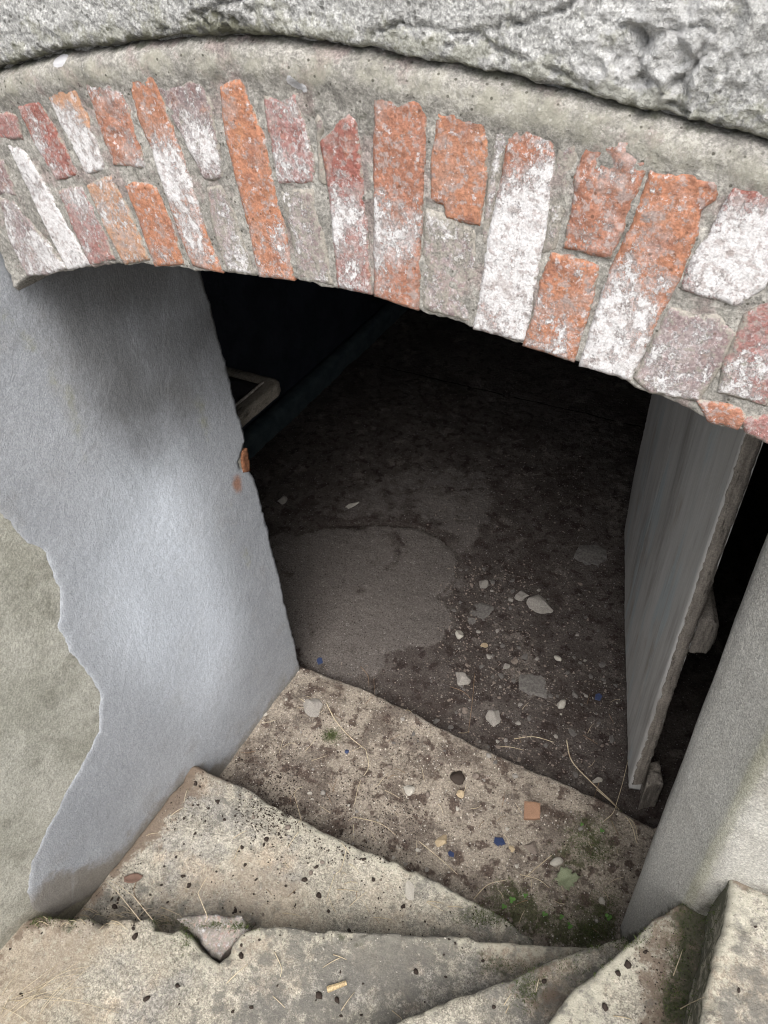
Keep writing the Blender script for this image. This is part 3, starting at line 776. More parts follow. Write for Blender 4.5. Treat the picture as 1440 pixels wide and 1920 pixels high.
# second step up (z .175)
s2 = [hz(*p, Z2) for p in [(352, 1432), (372, 1434), (400, 1450), (440, 1466), (478, 1482), (495, 1498), (522, 1512), (575, 1540), (640, 1572), (700, 1598), (760, 1622), (820, 1650), (870, 1678), (915, 1700), (958, 1728), (1000, 1760)]]
s2 = s2 + [(-.05, .55), (-.3, .35), (-.9, .05), (-1.27, -.02), (-1.27, .62)]
def h2(u, v, d): return hbase(11, .006)(u, v, d) - .010 * gauss(u, v, *hz(450, 1500, Z2), .12, .08)
nos = np.array(s2[:16])
def near_line(L, u, v): return float(np.min(np.hypot(L[:, 0] - u, L[:, 1] - v)))
nos2 = np.array(densify([tuple(p) for p in nos], .01, False))
def a2_l(u, v, d): return .42 * math.exp(-near_line(nos2, u, v) / .03) * (u > -1.0) + .30
def a2_a(u, v, d): return .30 + .22 * gauss(u, v, *hz(460, 1500, Z2), .10, .09) + .25 * sstep(u, -.6, -.2) + .2 * sstep(-v + .28 * u, -.4 - .3, -.25 - .3)
def a2_d(u, v, d): return .55 * math.exp(-abs(u + 1.26) / .045) + .34 * gauss(u, v, *hz(330, 1480, Z2), .10, .12) + .18 * gauss(u, v, *hz(330, 1600, Z2), .25, .2)
step_slab('pale triangular step against the left wall, just above the soil covered threshold', s2, Z2, h2,
          dict(lichen=a2_l, algae=a2_a, dirt=a2_d, moss=lambda u, v, d: .12 + .3 * math.exp(-abs(u + .1) / .1)), seed=2)
# step with the broken notch (z .345)
n1 = [(-40, 1800), (0, 1765), (40, 1722), (66, 1712), (100, 1718), (200, 1722), (285, 1722), (290, 1742), (322, 1746), (340, 1738), (352, 1748), (372, 1775), (398, 1796), (410, 1802), (424, 1790), (436, 1768), (452, 1750), (485, 1736), (520, 1734), (600, 1742),
      (700, 1745), (790, 1752), (880, 1754), (895, 1764), (960, 1768), (1040, 1772), (1110, 1775), (1160, 1775)]
s1 = [hz(*p, Z1) for p in n1]
s1 = s1 + [(.10, .5), (-.05, .2), (-.30, -.9), (-1.28, -.9)]
nos1 = np.array(densify([tuple(p) for p in s1[:28]], .01, False))
def a1_l(u, v, d): return .45 * math.exp(-near_line(nos1, u, v) / .025) * (u > -.95) + .30
def a1_a(u, v, d): return .22 + .36 * sstep(u, -.95, -.55) * (1 - .5 * sstep(u, -.45, -.2)) + .2 * gauss(u, v, *hz(740, 1800, Z1), .1, .06)
def a1_d(u, v, d): return .50 * math.exp(-abs(u + 1.26) / .05) + .35 * gauss(u, v, *hz(120, 1750, Z1), .12, .05) + .30 * gauss(u, v, *hz(60, 1880, Z1), .10, .08) + .40 * gauss(u, v, *hz(905, 1790, Z1), .02, .05)
def a1_m(u, v, d): return .55 * gauss(u, v, *hz(920, 1810, Z1), .05, .03) + .40 * gauss(u, v, *hz(620, 1744, Z1), .20, .012) + .50 * gauss(u, v, *hz(120, 1730, Z1), .08, .02)
def h1(u, v, d):
    h = hbase(14, .005)(u, v, d)
    h -= .006 * math.exp(-(abs(u - hz(750, 1760, Z1)[0] - .12 * (v - .5)) / .0035)) * (v > .40)       # fine vertical split
    h -= .005 * math.exp(-(abs((u - hz(290, 1760, Z1)[0]) * .9 + .25 * (v - .22)) / .004)) * (v > .08)
    return h
step_slab('wide step with a V shaped broken notch in its front edge, at the bottom left', s1, Z1, h1, dict(lichen=a1_l, algae=a1_a, dirt=a1_d, moss=a1_m), seed=3, ragged=.004, rnd=.012, res=.009)
# exposed brick in the notch
bp = [hz(*p, Z1 - .05) for p in [(330, 1722), (350, 1716), (455, 1720), (470, 1745), (440, 1765), (415, 1800), (395, 1795), (372, 1760)]]
o = slab('brick_piece', MAT['brick'], bp, .008, FZ(Z1 - .038), lambda u, v, d: .012 * fbm((u, v, 1), 22, 4), .06, rnd=.006, ragged=.004,
         attr_fns=dict(paint=lambda u, v, d: .42, crust=lambda u, v, d: .52))
a = o.data.attributes.new('clay', 'FLOAT_COLOR', 'POINT'); a.data.foreach_set('color', np.tile(np.array((.27, .19, .155, 1), dtype=np.float32), len(o.data.vertices)))
tag(o, 'crumbling pink brick showing in the V shaped notch of the broken step', 'brick')
# third step up (z .49)
n0 = [(1175, 1752), (1112, 1772), (1040, 1794), (1010, 1808), (960, 1832), (900, 1852), (840, 1874), (790, 1896), (740, 1918), (690, 1945)]
s0 = [hz(*p, Z0) for p in n0] + [(-.45, .05), (-.75, -.9), (.2, -.9), (.25, .6)]
nos0 = np.array(densify([tuple(p) for p in s0[:10]], .01, False))
step_slab('dark mossy wedge step narrowing towards the foot of the right pier', s0, Z0, hbase(17, .006),
          dict(lichen=lambda u, v, d: .50 * math.exp(-near_line(nos0, u, v) / .012) + .22, algae=lambda u, v, d: .50 - .15 * sstep(-u, .1, .3),
               dirt=lambda u, v, d: .25 + .2 * gauss(u, v, -.05, .5, .1), moss=lambda u, v, d: .40 * gauss(u, v, *hz(985, 1860, Z0), .035, .06) + .35 * gauss(u, v, *hz(1060, 1830, Z0), .04, .05)), seed=5, ragged=.0035, rnd=.012)
# fourth (z .63)
na = [(1300, 1650), (1285, 1688), (1262, 1700), (1225, 1722), (1190, 1756), (1150, 1795), (1110, 1828), (1080, 1850), (1050, 1885), (1022, 1925), (1000, 1960)]
sa = [hz(*p, ZA) for p in na]
sa = [(.30, .77), (.16, .77)] + sa[1:] + [(-.12, .1), (-.2, -.9), (.5, -.9), (.4, .5)]
nosa = np.array(densify([tuple(p) for p in sa[2:12]], .01, False))
step_slab('pale wedge step with lichen and a soil filled gully beside the mossy riser', sa, ZA, hbase(19, .008),
          dict(lichen=lambda u, v, d: .55 * math.exp(-near_line(nosa, u, v) / .03) + .20 * sstep(-u, -.16, -.02) + .22, algae=lambda u, v, d: .36 - .2 * gauss(u, v, *hz(1160, 1800, ZA), .05, .06),
               dirt=lambda u, v, d: .60 * sstep(u + .22 * (v - .6), .050, .115), moss=lambda u, v, d: .66 * sstep(u + .1 * (v - .6), .105, .165)), seed=6, ragged=.0035, rnd=.014, res=.008)
# fifth (z .84) with its mossy riser
nb = [(1382, 1612), (1370, 1640), (1362, 1690), (1352, 1745), (1338, 1800), (1324, 1860), (1312, 1925), (1300, 1990)]
sb = [hz(*p, ZB) for p in nb]
sb = [(.9, .78), (.19, .78)] + sb[1:] + [(.10, .0), (.0, -.9), (1.0, -.9)]
nosb = np.array(densify([tuple(p) for p in sb[2:9]], .01, False))
step_slab('uppermost pale lichen covered step at the bottom right with mossy side', sb, ZB, hbase(23, .006),
          dict(lichen=lambda u, v, d: .45 * math.exp(-near_line(nosb, u, v) / .03) + .26 + .2 * sstep(v, .6, .7), algae=lambda u, v, d: .34 + .32 * gauss(u, v, .27, .52, .07, .12),
               dirt=lambda u, v, d: .70 * math.exp(-abs(v - .76) / .022) * (d > .002), moss=lambda u, v, d: (.56 if d == 0 else .0) + .5 * math.exp(-abs(v - .76) / .02)), seed=8, ragged=.0035, rnd=.015, res=.008, depth=.22)
# last one, out of view, level with the yard
Vb, Fb = box_mesh([(.62, -1.3, .6, 1.0, .748, ZG - .01)])
# retaining wall behind
Vc, Fc = box_mesh([(-1.3, -1.45, -.2, 1.0, -.9, ZG + .02)])
o = mesh_obj('retaining_wall', Vc, Fc, MAT['plaster'], smooth=False, attrs=dict(damp=[.2] * len(Vc))); tag(o, 'low plastered retaining wall closing the stairwell behind the viewer', 'wall')

# ================================================================== THE DOOR
door = empty('wooden_door', (-.02, 1.37, -.02)); tag(door, 'weathered grey board door standing open inwards beside the right pier', 'door')
d0 = Vector((-.048, 1.315)); d1 = Vector((-.41, 2.50)); dv_ = (d1 - d0).normalized(); dn = Vector((dv_.y, -dv_.x))   # dn points right, away from the seen face
Ld = (d1 - d0).length
def dpt(s, t, z): p = d0 + dv_ * s + dn * t; return (p.x, p.y, z)
def dframe(u, v, h):      # u along the leaf, v height, h out of the seen face
    lean = .022 * (v / 1.3)
    p = d0 + dv_ * u - dn * (h - lean); return (p.x, p.y, v)
nb_ = 1; 
o1 = [(0.0, .0), (.0, .4), (.004, .8), (0, 1.9), (Ld, 1.9), (Ld + .003, 1.0), (Ld, .32), (Ld - .05, .02), (Ld * .6, -.012), (.3, .005)]
def dh(u, v, d):
    h = .0007 * fbm((u * 8, v * .8, 2), 3, 4) + .004 * fbm((u, v, 2), 1.3, 2)
    for s in (.17, .42, .70, .93):
        h -= .004 * math.exp(-(abs(u - s - .004 * fbm((0, v, s), 3, 2)) / .0028)) * (.55 + .45 * math.sin(v * 3 + s * 9))
    return h
o = slab('door_leaf', MAT['door'], o1, .010, dframe, dh, .032, rnd=.004, ragged=.002, rag_scale=16); part(o, door)
# raw worn edge strip
def eframe(u, v, h):
    lean = .022 * (v / 1.3)
    p = d0 - dv_ * (.001 + h) + dn * (u + lean); return (p.x, p.y, v)
wv = lambda z: .034 + .003 * fbm((z, 0, 1), 5, 3) + .005 * sstep(-z, -.7, -.2)
o2 = [(.004, .02), (.002, 1.9)] + [(wv(z), z) for z in np.arange(1.9, .0, -.06)]
o = slab('door_edge', MAT['edgewood'], o2, .007, eframe, lambda u, v, d: .002 * fbm((u * 3, v, 4), 12, 4) + .002, .02, rnd=.004, ragged=.003, rag_scale=30); part(o, door)
# ledges on the far side, ends seen in the gap
for k, (z0, z1) in enumerate(((.70, .84), (1.50, 1.64), (.10, .2))):
    if k == 2: continue
    def lframe(u, v, h, z0=z0):
        p = d0 + dv_ * (.012 - h + .0) + dn * (u + .0); return (p.x, p.y, v)
    o3 = [(.048, z0), (.095, z0 + .004), (.106, z0 + .05), (.10, z1 - .015), (.085, z1), (.048, z1)]
    o = slab('ledge', MAT['edgewood'], o3, .008, lframe, lambda u, v, d: .003 * fbm((u, v, 4), 30, 4), Ld - .1, rnd=.006, ragged=.003); part(o, door)

# frame stub at the foot of the door
o4 = [hz(1205, 1492, 0), hz(1238, 1485, 0), hz(1232, 1440, 0), hz(1212, 1445, 0)]
o = slab('frame_stub', MAT['edgewood'], o4, .006, FZ(.06), lambda u, v, d: .014 * fbm((u, v, 4), 40, 4), .16, rnd=.008, ragged=.005, rag_scale=40)
tag(o, 'rotten wooden door frame stub at the foot of the open door', 'frame stub')

# ================================================================== SHELF INSIDE
sh = empty('wall_shelf', (-1.6, 1.25, 1.0)); tag(sh, 'wooden shelf with dark panel and pale rounded rim jutting from behind the left wall', 'shelf')
rim = [(-1.44, 1.25), (-1.436, 1.60), (-1.446, 1.628), (-1.47, 1.638), (-2.0, 1.638), (-2.0, 1.606), (-1.50, 1.602), (-1.492, 1.598), (-1.49, 1.25)]
part(slab('shelf_rim', MAT['shelfwood'], rim, .010, FZ(1.0), lambda u, v, d: .0015 * fbm((u, v, 1), 20, 3), .035, rnd=.005, ragged=.002), sh)
pn = [(-1.492, 1.25), (-1.494, 1.600), (-2.0, 1.604), (-2.0, 1.25)]
part(slab('shelf_panel', MAT['panel'], pn, .03, FZ(.988), lambda u, v, d: .001 * fbm((u, v, 1), 20, 3), .015, rnd=.002), sh)
part(slab('shelf_bead', MAT['edgewood'], [(-1.494, 1.25), (-1.488, 1.25), (-1.488, 1.598), (-1.494, 1.598)], .01, FZ(1.006), lambda u, v, d: 0, .014, rnd=.001), sh)

# ================================================================== LITTER
def surf_z(x, y):
    """height of whatever lies under a point"""
    return 0
from mathutils.bvhtree import BVHTree
bpy.context.view_layer.update()
VS, FS = [], []
for o in bpy.data.objects:
    if o.type == 'MESH' and o.name.split('.')[0] in ('threshold_slab', 'concrete_step', 'cellar_floor', 'screed_patch', 'brick_piece'):
        b = len(VS); VS += [v.co.copy() for v in o.data.vertices]; FS += [[b + i for i in p.vertices] for p in o.data.polygons]
bvh = BVHTree.FromPolygons(VS, FS)
def drop(px, py):
    """where the viewing ray of a photo pixel meets the steps or floor: a spot to lay something down"""
    d = ray(px, py).normalized(); h = bvh.ray_cast(EYE, d)
    return h[0], h[1]
def down(x, y):
    h = bvh.ray_cast(Vector((x, y, 1.2)), Vector((0, 0, -1))); return h[0] if h[0] else Vector((x, y, 0))

def stone_mesh(name, seed, mat, flat=.6, sub=3, jag=.35, angular=False):
    bm = bmesh.new(); bmesh.ops.create_icosphere(bm, subdivisions=sub, radius=.5)
    rs = random.Random(seed)
    if angular:
        for k in range(7):
            nrm = Vector((rs.uniform(-1, 1), rs.uniform(-1, 1), rs.uniform(-1, 1))).normalized(); dd = rs.uniform(.22, .36)
            for v in bm.verts:
                q = v.co.dot(nrm)
                if q > dd: v.co -= nrm * (q - dd)
    for v in bm.verts:
        v.co *= 1 + jag * mnoise.noise(v.co * 2.2 + Vector((seed * 3.3, 0, 0))) + jag * .4 * mnoise.noise(v.co * 6 + Vector((seed, 5, 0)))
        v.co.z *= flat
    me = bpy.data.meshes.new(name); bm.to_mesh(me); bm.free(); me.materials.append(mat)
    me.polygons.foreach_set('use_smooth', [not angular] * len(me.polygons)); return me
COLW = {'dusty_fragment': 'dusty dark', 'chalky_stone': 'whitish', 'grey_stone': 'grey', 'brown_stone': 'brownish', 'black_seed': 'blackish'}
def place_words(p):
    if p.z < -.05:
        a = 'behind the left jamb' if p.x < -1.05 else 'in the middle of the cellar entrance' if p.x < -.45 else 'near the open door'
        return a + (', close to the sill' if p.y < 1.55 else ', halfway in' if p.y < 2.0 else ', deep in the dark')
    if p.z < .08:
        a = 'by the left wall' if p.x < -.95 else 'left of the middle' if p.x < -.6 else 'right of the middle' if p.x < -.3 else 'by the right pier'
        return a + (', along the sill' if p.y > 1.08 else ', along the step edge' if p.y < .86 else ', between step and sill')
    st = 'triangular step' if p.z < .26 else 'notched step' if p.z < .42 else 'dark wedge step' if p.z < .56 else 'pale wedge step' if p.z < .74 else 'uppermost step'
    a = '' if p.z > .42 else (' near the left wall' if p.x < -1.05 else ' in its left half' if p.x < -.75 else ' in its middle' if p.x < -.45 else ' in its right end')
    return 'on the ' + st + a
def lay(name, me, loc, size, rz, label, cat, group=None, sc=(1, 1, 1), sink=.45, tilt=(0, 0)):
    if group:
        label = '%s %s %s %s' % ('larger' if size > .018 else 'small' if size > .009 else 'tiny', COLW.get(me.materials[0].name, 'dull'), 'seed or dropping' if 'seed' in name else 'pebble', place_words(loc))
    o = bpy.data.objects.new(name, me); COL.objects.link(o)
    o.scale = (size * sc[0], size * sc[1], size * sc[2]); o.rotation_euler = (tilt[0], tilt[1], rz)
    zext = .5 * size * sc[2] * .6
    o.location = loc + Vector((0, 0, zext * (1 - sink)))
    return tag(o, label, cat, group)
def plate_mesh(name, poly, th_, mat, seed=0):
    v, f, at, uv = slab_data(poly, .12, lambda u, v, h: (u, v, h), lambda u, v, d: .03 * fbm((u, v, seed), 3, 3), th_, rnd=.03, ragged=.03, rag_scale=3, seed=seed)
    me = bpy.data.meshes.new(name); me.from_pydata(v, [], f); me.materials.append(mat); me.update()
    bm = bmesh.new(); bm.from_mesh(me); bmesh.ops.recalc_face_normals(bm, faces=bm.faces); bm.to_mesh(me); bm.free(); return me

# single, telling pieces: name, px, py, size m, material, look
rs = random.Random(3)
def one(name, px, py, size, mat, label, cat, seed, angular=True, flat=.6, sc=(1, 1, 1), rz=None, sink=.25):
    p, n = drop(px, py); size *= .86; sink += .2
    if p is None: return
    return lay(name, stone_mesh(name, seed, MAT[mat], flat, 3, .3, angular), p, size, rs.uniform(0, 6) if rz is None else rz, label, cat, None, sc, sink)
one('stone', 830, 1580, .058, 'yellow', 'ochre yellow angular stone lying on the soil of the threshold', 'stone', 4, flat=.45, sc=(1, .8, 1))
one('stone', 768, 1482, .050, 'white', 'whitish lumpy stone with grey side near the middle of the threshold', 'stone', 5, flat=.55)
one('stone', 862, 1490, .046, 'yellow', 'flat pale yellowish flake just right of the whitish lumpy stone', 'stone', 6, flat=.35, sc=(1, .75, 1))
one('stone', 1120, 1466, .052, 'white', 'pale upright angular stone just inside the sill, left of the door foot', 'stone', 7, flat=.8, sc=(.8, .5, 1.3))
one('stone', 862, 1192, .050, 'white', 'bright white stone at the edge of the cement patch on the cellar floor', 'stone', 8, flat=.6)
one('stone', 908, 1212, .046, 'yellow', 'yellowish flake on the cellar floor right of the bright white stone', 'stone', 9, flat=.35, sc=(1, .6, 1))
one('stone', 1015, 1138, .125, 'grey', 'large pale grey flat stone on the dark cellar floor', 'stone', 10, flat=.35, sc=(1.1, .9, 1))
one('stone', 978, 1118, .08, 'grey', 'smaller grey stone touching the large flat one on the cellar floor', 'stone', 11, flat=.4)
one('stone', 905, 1098, .075, 'grey', 'grey flat shard left of the large flat stone, beside the cement patch', 'stone', 12, flat=.3, sc=(1.1, .7, 1))
one('stone', 1053, 1322, .045, 'white', 'small white pebble alone on dark soil near the open door', 'stone', 13, angular=False, flat=.6, sc=(1.1, .7, 1))
one('stone', 1046, 1236, .034, 'white', 'oval white pebble midway between cement patch and open door', 'stone', 14, angular=False, flat=.6, sc=(1.1, .7, 1))
one('stone', 865, 1272, .085, 'grey', 'mottled grey lump on the cellar floor beyond the sill', 'stone', 15, flat=.45)
one('stone', 925, 1345, .08, 'grey', 'broad flat grey lump close to the middle of the sill', 'stone', 16, flat=.3, sc=(1.2, .8, 1))
one('stone', 585, 1325, .095, 'grey', 'half buried grey brown stone near the left wall on the threshold', 'stone', 17, flat=.35, sc=(1.2, .9, 1), sink=.6)
one('stone', 770, 1672, .05, 'white', 'thin whitish chip lying on the triangular step', 'stone', 18, flat=.15, sc=(.7, 1.2, 1))
one('stone', 1043, 1618, .036, 'white', 'smooth cream pebble near the big green leaf', 'stone', 19, angular=False, flat=.6, sc=(1.4, .7, 1))
one('stone', 960, 1592, .024, 'yellow', 'small orange yellow chip between the blue shard and the brick chip', 'stone', 20, flat=.6)
one('stone', 660, 950, .075, 'white', 'long pale shard lying far back on the cellar floor', 'stone', 21, flat=.3, sc=(.5, 1.2, 1), rz=-.5)
one('stone', 530, 940, .06, 'grey', 'pale stone on the dark floor close behind the left jamb', 'stone', 22, flat=.6)
one('stone', 996, 1590, .06, 'brownst', 'buff grey half buried lump between the brick chip and the moss', 'stone', 23, flat=.4, sink=.5)
one('stone', 1128, 1690, .022, 'white', 'tiny bright white pebble in the moss near the right pier', 'stone', 24, angular=False)
one('stone', 650, 1410, .018, 'blue', 'small dark blue bead like bit beside the thin green tuft', 'glass bit', 25, angular=False)
one('stone', 498, 1340, .02, 'white', 'white chip close to the left wall at the start of the threshold', 'stone', 26)
for o in [x for x in bpy.data.objects if x.get('category') == 'glass bit']: o.name = 'glass_bead'
# big flat broken slab bits in the cellar
for (px, py, s, sd, lab) in ((1003, 1283, .17, 31, 'wide flat brown slab fragment on the cellar floor, nearest the door middle'),
                             (900, 1150, .15, 32, 'thin flat slab flake between the cement patch and the large grey stone'),
                             (1110, 1040, .16, 33, 'dim flat slab fragment deep in the cellar by the door end')):
    p, n = drop(px, py)
    rg = random.Random(sd); poly = \
        [(.5 * math.cos(k * math.tau / 7) * rg.uniform(.7, 1.1), .5 * math.sin(k * math.tau / 7) * rg.uniform(.6, 1)) for k in range(7)]
    o = bpy.data.objects.new('slab_fragment', plate_mesh('slab_fragment', poly, .12, MAT['dull'], sd)); COL.objects.link(o)
    o.scale = (s, s, s); o.location = p + Vector((0, 0, .004)); o.rotation_euler = (rg.uniform(-.06, .06), rg.uniform(-.06, .06), rg.uniform(0, 3))
    tag(o, lab, 'fragment')
# square brick chip
p, n = drop(997, 1524)
o = bpy.data.objects.new('brick_chip', plate_mesh('brick_chip', [(-.5, -.46), (.1, -.5), (.42, -.44), (.46, 0), (.5, .40), (.2, .46), (-.4, .5), (-.44, 0)], .45, MAT['orange'], 3)); COL.objects.link(o)
o.scale = (.055, .055, .055); o.location = p + Vector((0, 0, .020)); o.rotation_euler = (.1, -.08, .45); tag(o, 'square orange brick chip on the threshold soil', 'brick chip')
# blue glass
for (px, py, s, lab) in ((936, 1578, .034, 'dark blue glass shard on the soil between yellow stone and brick chip'), (846, 1602, .020, 'tiny dark blue glass chip just below the yellow stone'),
                         (600, 1240, .030, 'blue shard lying against the sill beside the left jamb'), (1122, 1308, .03, 'faint blue shard on the dark floor near the open door')):
    p, n = drop(px, py)
    o = bpy.data.objects.new('glass_shard', plate_mesh('glass_shard', [(-.35, -.5), (.3, -.42), (.4, .3), (0, .5), (-.4, .2)], .2, MAT['blue'], 5)); COL.objects.link(o)
    o.scale = (s, s, s); o.location = p + Vector((0, 0, .006)); o.rotation_euler = (.2, .15, rs.uniform(0, 3)); tag(o, lab, 'glass shard')

# the many small stones
SM = [stone_mesh('pebble', 40 + k, MAT[m], .65, 2, .35, k % 2 == 0) for k, m in enumerate(('white', 'grey', 'grey', 'brownst', 'white', 'brownst'))]
SMC = [stone_mesh('pebble', 50 + k, MAT[m], .55, 2, .4, True) for k, m in enumerate(('dull', 'dull', 'brownst', 'grey', 'dull'))]
def scatter(name, n, regions, sizes, meshes, label, cat, group, seed, flat=1.0):
    rg = random.Random(seed); c = 0; tries = 0
    while c < n and tries < n * 20:
        tries += 1
        poly = rg.choice(regions); (x0, y0, x1, y1) = poly
        px, py = rg.uniform(x0, x1), rg.uniform(y0, y1); p, nn = drop(px, py)
        if p is None or nn.z < .7: continue
        if p.x < XL + .012 or (p.x > .04 and p.y > .72 and p.z < .5): continue
        s = rg.uniform(*sizes) * rg.uniform(.6, 1.15)
        lay(name, rg.choice(meshes), p, s, rg.uniform(0, 6.28), label, cat, group, (1, rg.uniform(.6, 1), flat)); c += 1
scatter('pebble', 85, [(470, 1300, 1180, 1740)] * 2 + [(600, 1380, 1000, 1640)], (.008, .020), SM, 'small pale pebble or mortar crumb on the soil of the threshold', 'pebble', 'pebbles on the threshold', 1)
scatter('pebble', 150, [(840, 1060, 1165, 1460), (840, 1060, 1165, 1460), (860, 1060, 1000, 1300), (700, 1240, 1165, 1420), (500, 880, 880, 985)], (.008, .034), SMC, 'small stone or crumb of mortar on the dark cellar floor', 'pebble', 'rubble on the cellar floor', 2, .8)
scatter('pebble', 28, [(300, 1490, 900, 1700), (450, 1770, 1000, 1900)], (.005, .010), [SM[0], SM[4]], 'tiny pale chip on one of the bare concrete steps', 'pebble', 'chips on the concrete steps', 3)
# dark droppings / seeds on the steps
DM = [stone_mesh('dark_seed', 60 + k, MAT['black'], .6, 2, .75) for k in range(5)]
blk = [(297, 1500), (343, 1643), (385, 1540), (408, 1503), (421, 1537), (361, 1530), (454, 1590), (490, 1548), (500, 1575), (437, 1642), (397, 1654), (314, 1692), (437, 1712), (441, 1708), (676, 1611), (682, 1612), (594, 1626), (544, 1640), (253, 1756), (250, 1742), (452, 1792), (598, 1866),
       (333, 1849), (336, 1883), (275, 1873), (472, 1889), (436, 1897), (632, 1876), (655, 1745), (598, 1679), (572, 1650), (521, 1630), (367, 1470), (375, 1475), (603, 1590), (418, 1703), (355, 1660), (303, 1660), (832, 1790), (780, 1822), (836, 1832), (906, 1802), (1177, 1810), (1210, 1785), (1159, 1826),
       (1385, 1858), (1416, 1738), (345, 1583), (366, 1563), (460, 1622), (480, 1650), (640, 1560), (700, 1650), (756, 1700), (1020, 1840), (1135, 1890), (40, 1865), (19, 1780), (78, 1750), (215, 1700), (640, 1905)]
rg = random.Random(9)
for i, (px, py) in enumerate(blk):
    p, nn = drop(px, py)
    if p is None or nn.z < .5: continue
    lay('dark_seed', DM[i % 5], p, rg.choice((.006, .008, .010, .013, .016)), rg.uniform(0, 6), 'small blackish seed or dropping on a pale concrete step', 'seed', 'dark seeds scattered on the steps', (1, rg.uniform(.6, .9), .9))
scatter('dark_seed', 45, [(300, 1450, 420, 1600), (210, 1600, 330, 1700), (330, 1500, 860, 1720), (450, 1760, 1000, 1910)], (.005, .010), DM, 'x', 'seed', 'dark seeds scattered on the steps', 11)
p, n = drop(858, 1460)
lay('dark_clod', stone_mesh('dark_clod', 77, MAT['black'], .35, 3, .4), p, .045, 1, 'round dark brown clod on the soil near the middle of the sill', 'clod', None, (1, 1, 1), .5)

# grit: uncountable crumbs, one object per kind of ground
def grit(name, n, regions, sizes, mat, label, seed):
    rg = random.Random(seed); V = []; F = []
    c = 0; tries = 0
    while c < n and tries < n * 4:
        tries += 1
        x0, y0, x1, y1 = rg.choice(regions); p, nn = drop(rg.uniform(x0, x1), rg.uniform(y0, y1))
        if p is None or nn.z < .6 or p.x < XL + .006: continue
        s = rg.uniform(*sizes) * rg.random() ** .6 + .0008; b = len(V); a0 = rg.uniform(0, 6)
        k = 5
        for j in range(k):
            a = a0 + j * math.tau / k; q = s * rg.uniform(.5, 1.1); V.append((p.x + q * math.cos(a), p.y + q * math.sin(a) * .8, p.z - .001))
        V.append((p.x + rg.uniform(-.2, .2) * s, p.y, p.z + s * rg.uniform(.4, 1.0)))
        F += [(b + j, b + (j + 1) % k, b + k) for j in range(k)]; c += 1
    o = mesh_obj(name, V, F, mat, smooth=False); tag(o, label, 'grit', kind='stuff')
TH = [(430, 1260, 1200, 1770)]
grit('grit', 2200, TH, (.0012, .0035), MAT['white'], 'fine pale grit strewn over the soil of the threshold', 5)
grit('grit', 4200, TH + [(470, 1330, 800, 1600), (500, 1450, 800, 1620), (440, 1400, 560, 1560)], (.0015, .0055), MAT['black'], 'fine dark crumbs strewn over the soil of the threshold', 6)
grit('grit', 2600, [(840, 1050, 1000, 1300), (820, 1050, 1170, 1460), (540, 1240, 1170, 1460), (500, 850, 1100, 1000)], (.002, .008), MAT['brownst'], 'grey grit strewn over the cellar floor', 7)
grit('soil_crumbs', 1500, [(200, 1440, 420, 1720), (300, 1440, 400, 1560), (180, 1620, 260, 1715), (60, 1700, 300, 1740), (1190, 1650, 1330, 1920)], (.001, .0035), MAT['black'], 'dark soil crumbs gathered along the wall and in the joints of the steps', 8)
grit('grit', 900, [(230, 1480, 1000, 1760), (0, 1740, 900, 1920)], (.0008, .0022), MAT['white'], 'fine pale grit on the bare concrete steps', 9)

# ---- straws and stems
def tube(pts, r0, r1, sides=5):
    V = []; F = []
    P = [Vector(p) for p in pts]; n = len(P)
    for i, p in enumerate(P):
        t = (P[min(n - 1, i + 1)] - P[max(0, i - 1)]).normalized(); a = t.orthogonal().normalized(); b = t.cross(a)
        if i and a.dot(pa) < 0: pass
        if i:
            a = (pa - t * pa.dot(t)).normalized(); b = t.cross(a)
        pa = a; r = r0 + (r1 - r0) * i / (n - 1)
        for k in range(sides): V.append(p + (a * math.cos(k * math.tau / sides) + b * math.sin(k * math.tau / sides)) * r)
    for i in range(n - 1):
        for k in range(sides): F.append((i * sides + k, i * sides + (k + 1) % sides, (i + 1) * sides + (k + 1) % sides, (i + 1) * sides + k))
    F += [tuple(range(sides))[::-1], tuple((n - 1) * sides + k for k in range(sides))]
    return V, F
def stem(px_pts, r=.0016, label=None, group=None, mat='straw', lift=.004, name='straw', cat='straw'):
    pts = []
    q = smooth_line([(a, b) for a, b in px_pts], 6)
    for i, (a, b) in enumerate(q):
        p, nn = drop(a, b)
        if p is None: continue
        if pts and (p - pts[-1]).length > .08: p = Vector((p.x, p.y, pts[-1].z))
        t = i / (len(q) - 1); pts.append(p + Vector((0, 0, r + lift * math.sin(math.pi * t))))
    if len(pts) < 2: return
    V, F = tube(pts, r, r * .6); base = pts[0]
    o = mesh_obj(name, [v - base for v in V], F, MAT[mat]); o.location = base
    
    if group and 'sheaf' not in group:
        L = (pts[-1] - pts[0]).length
        label = '%s %s straw %s%s' % ('very short' if L < .02 else 'short' if L < .035 else 'longer', 'brown' if mat == 'twig' else 'pale', 'in the joint, ' if 'joint' in group else '', place_words(pts[0]))
    tag(o, label, cat, group); return o
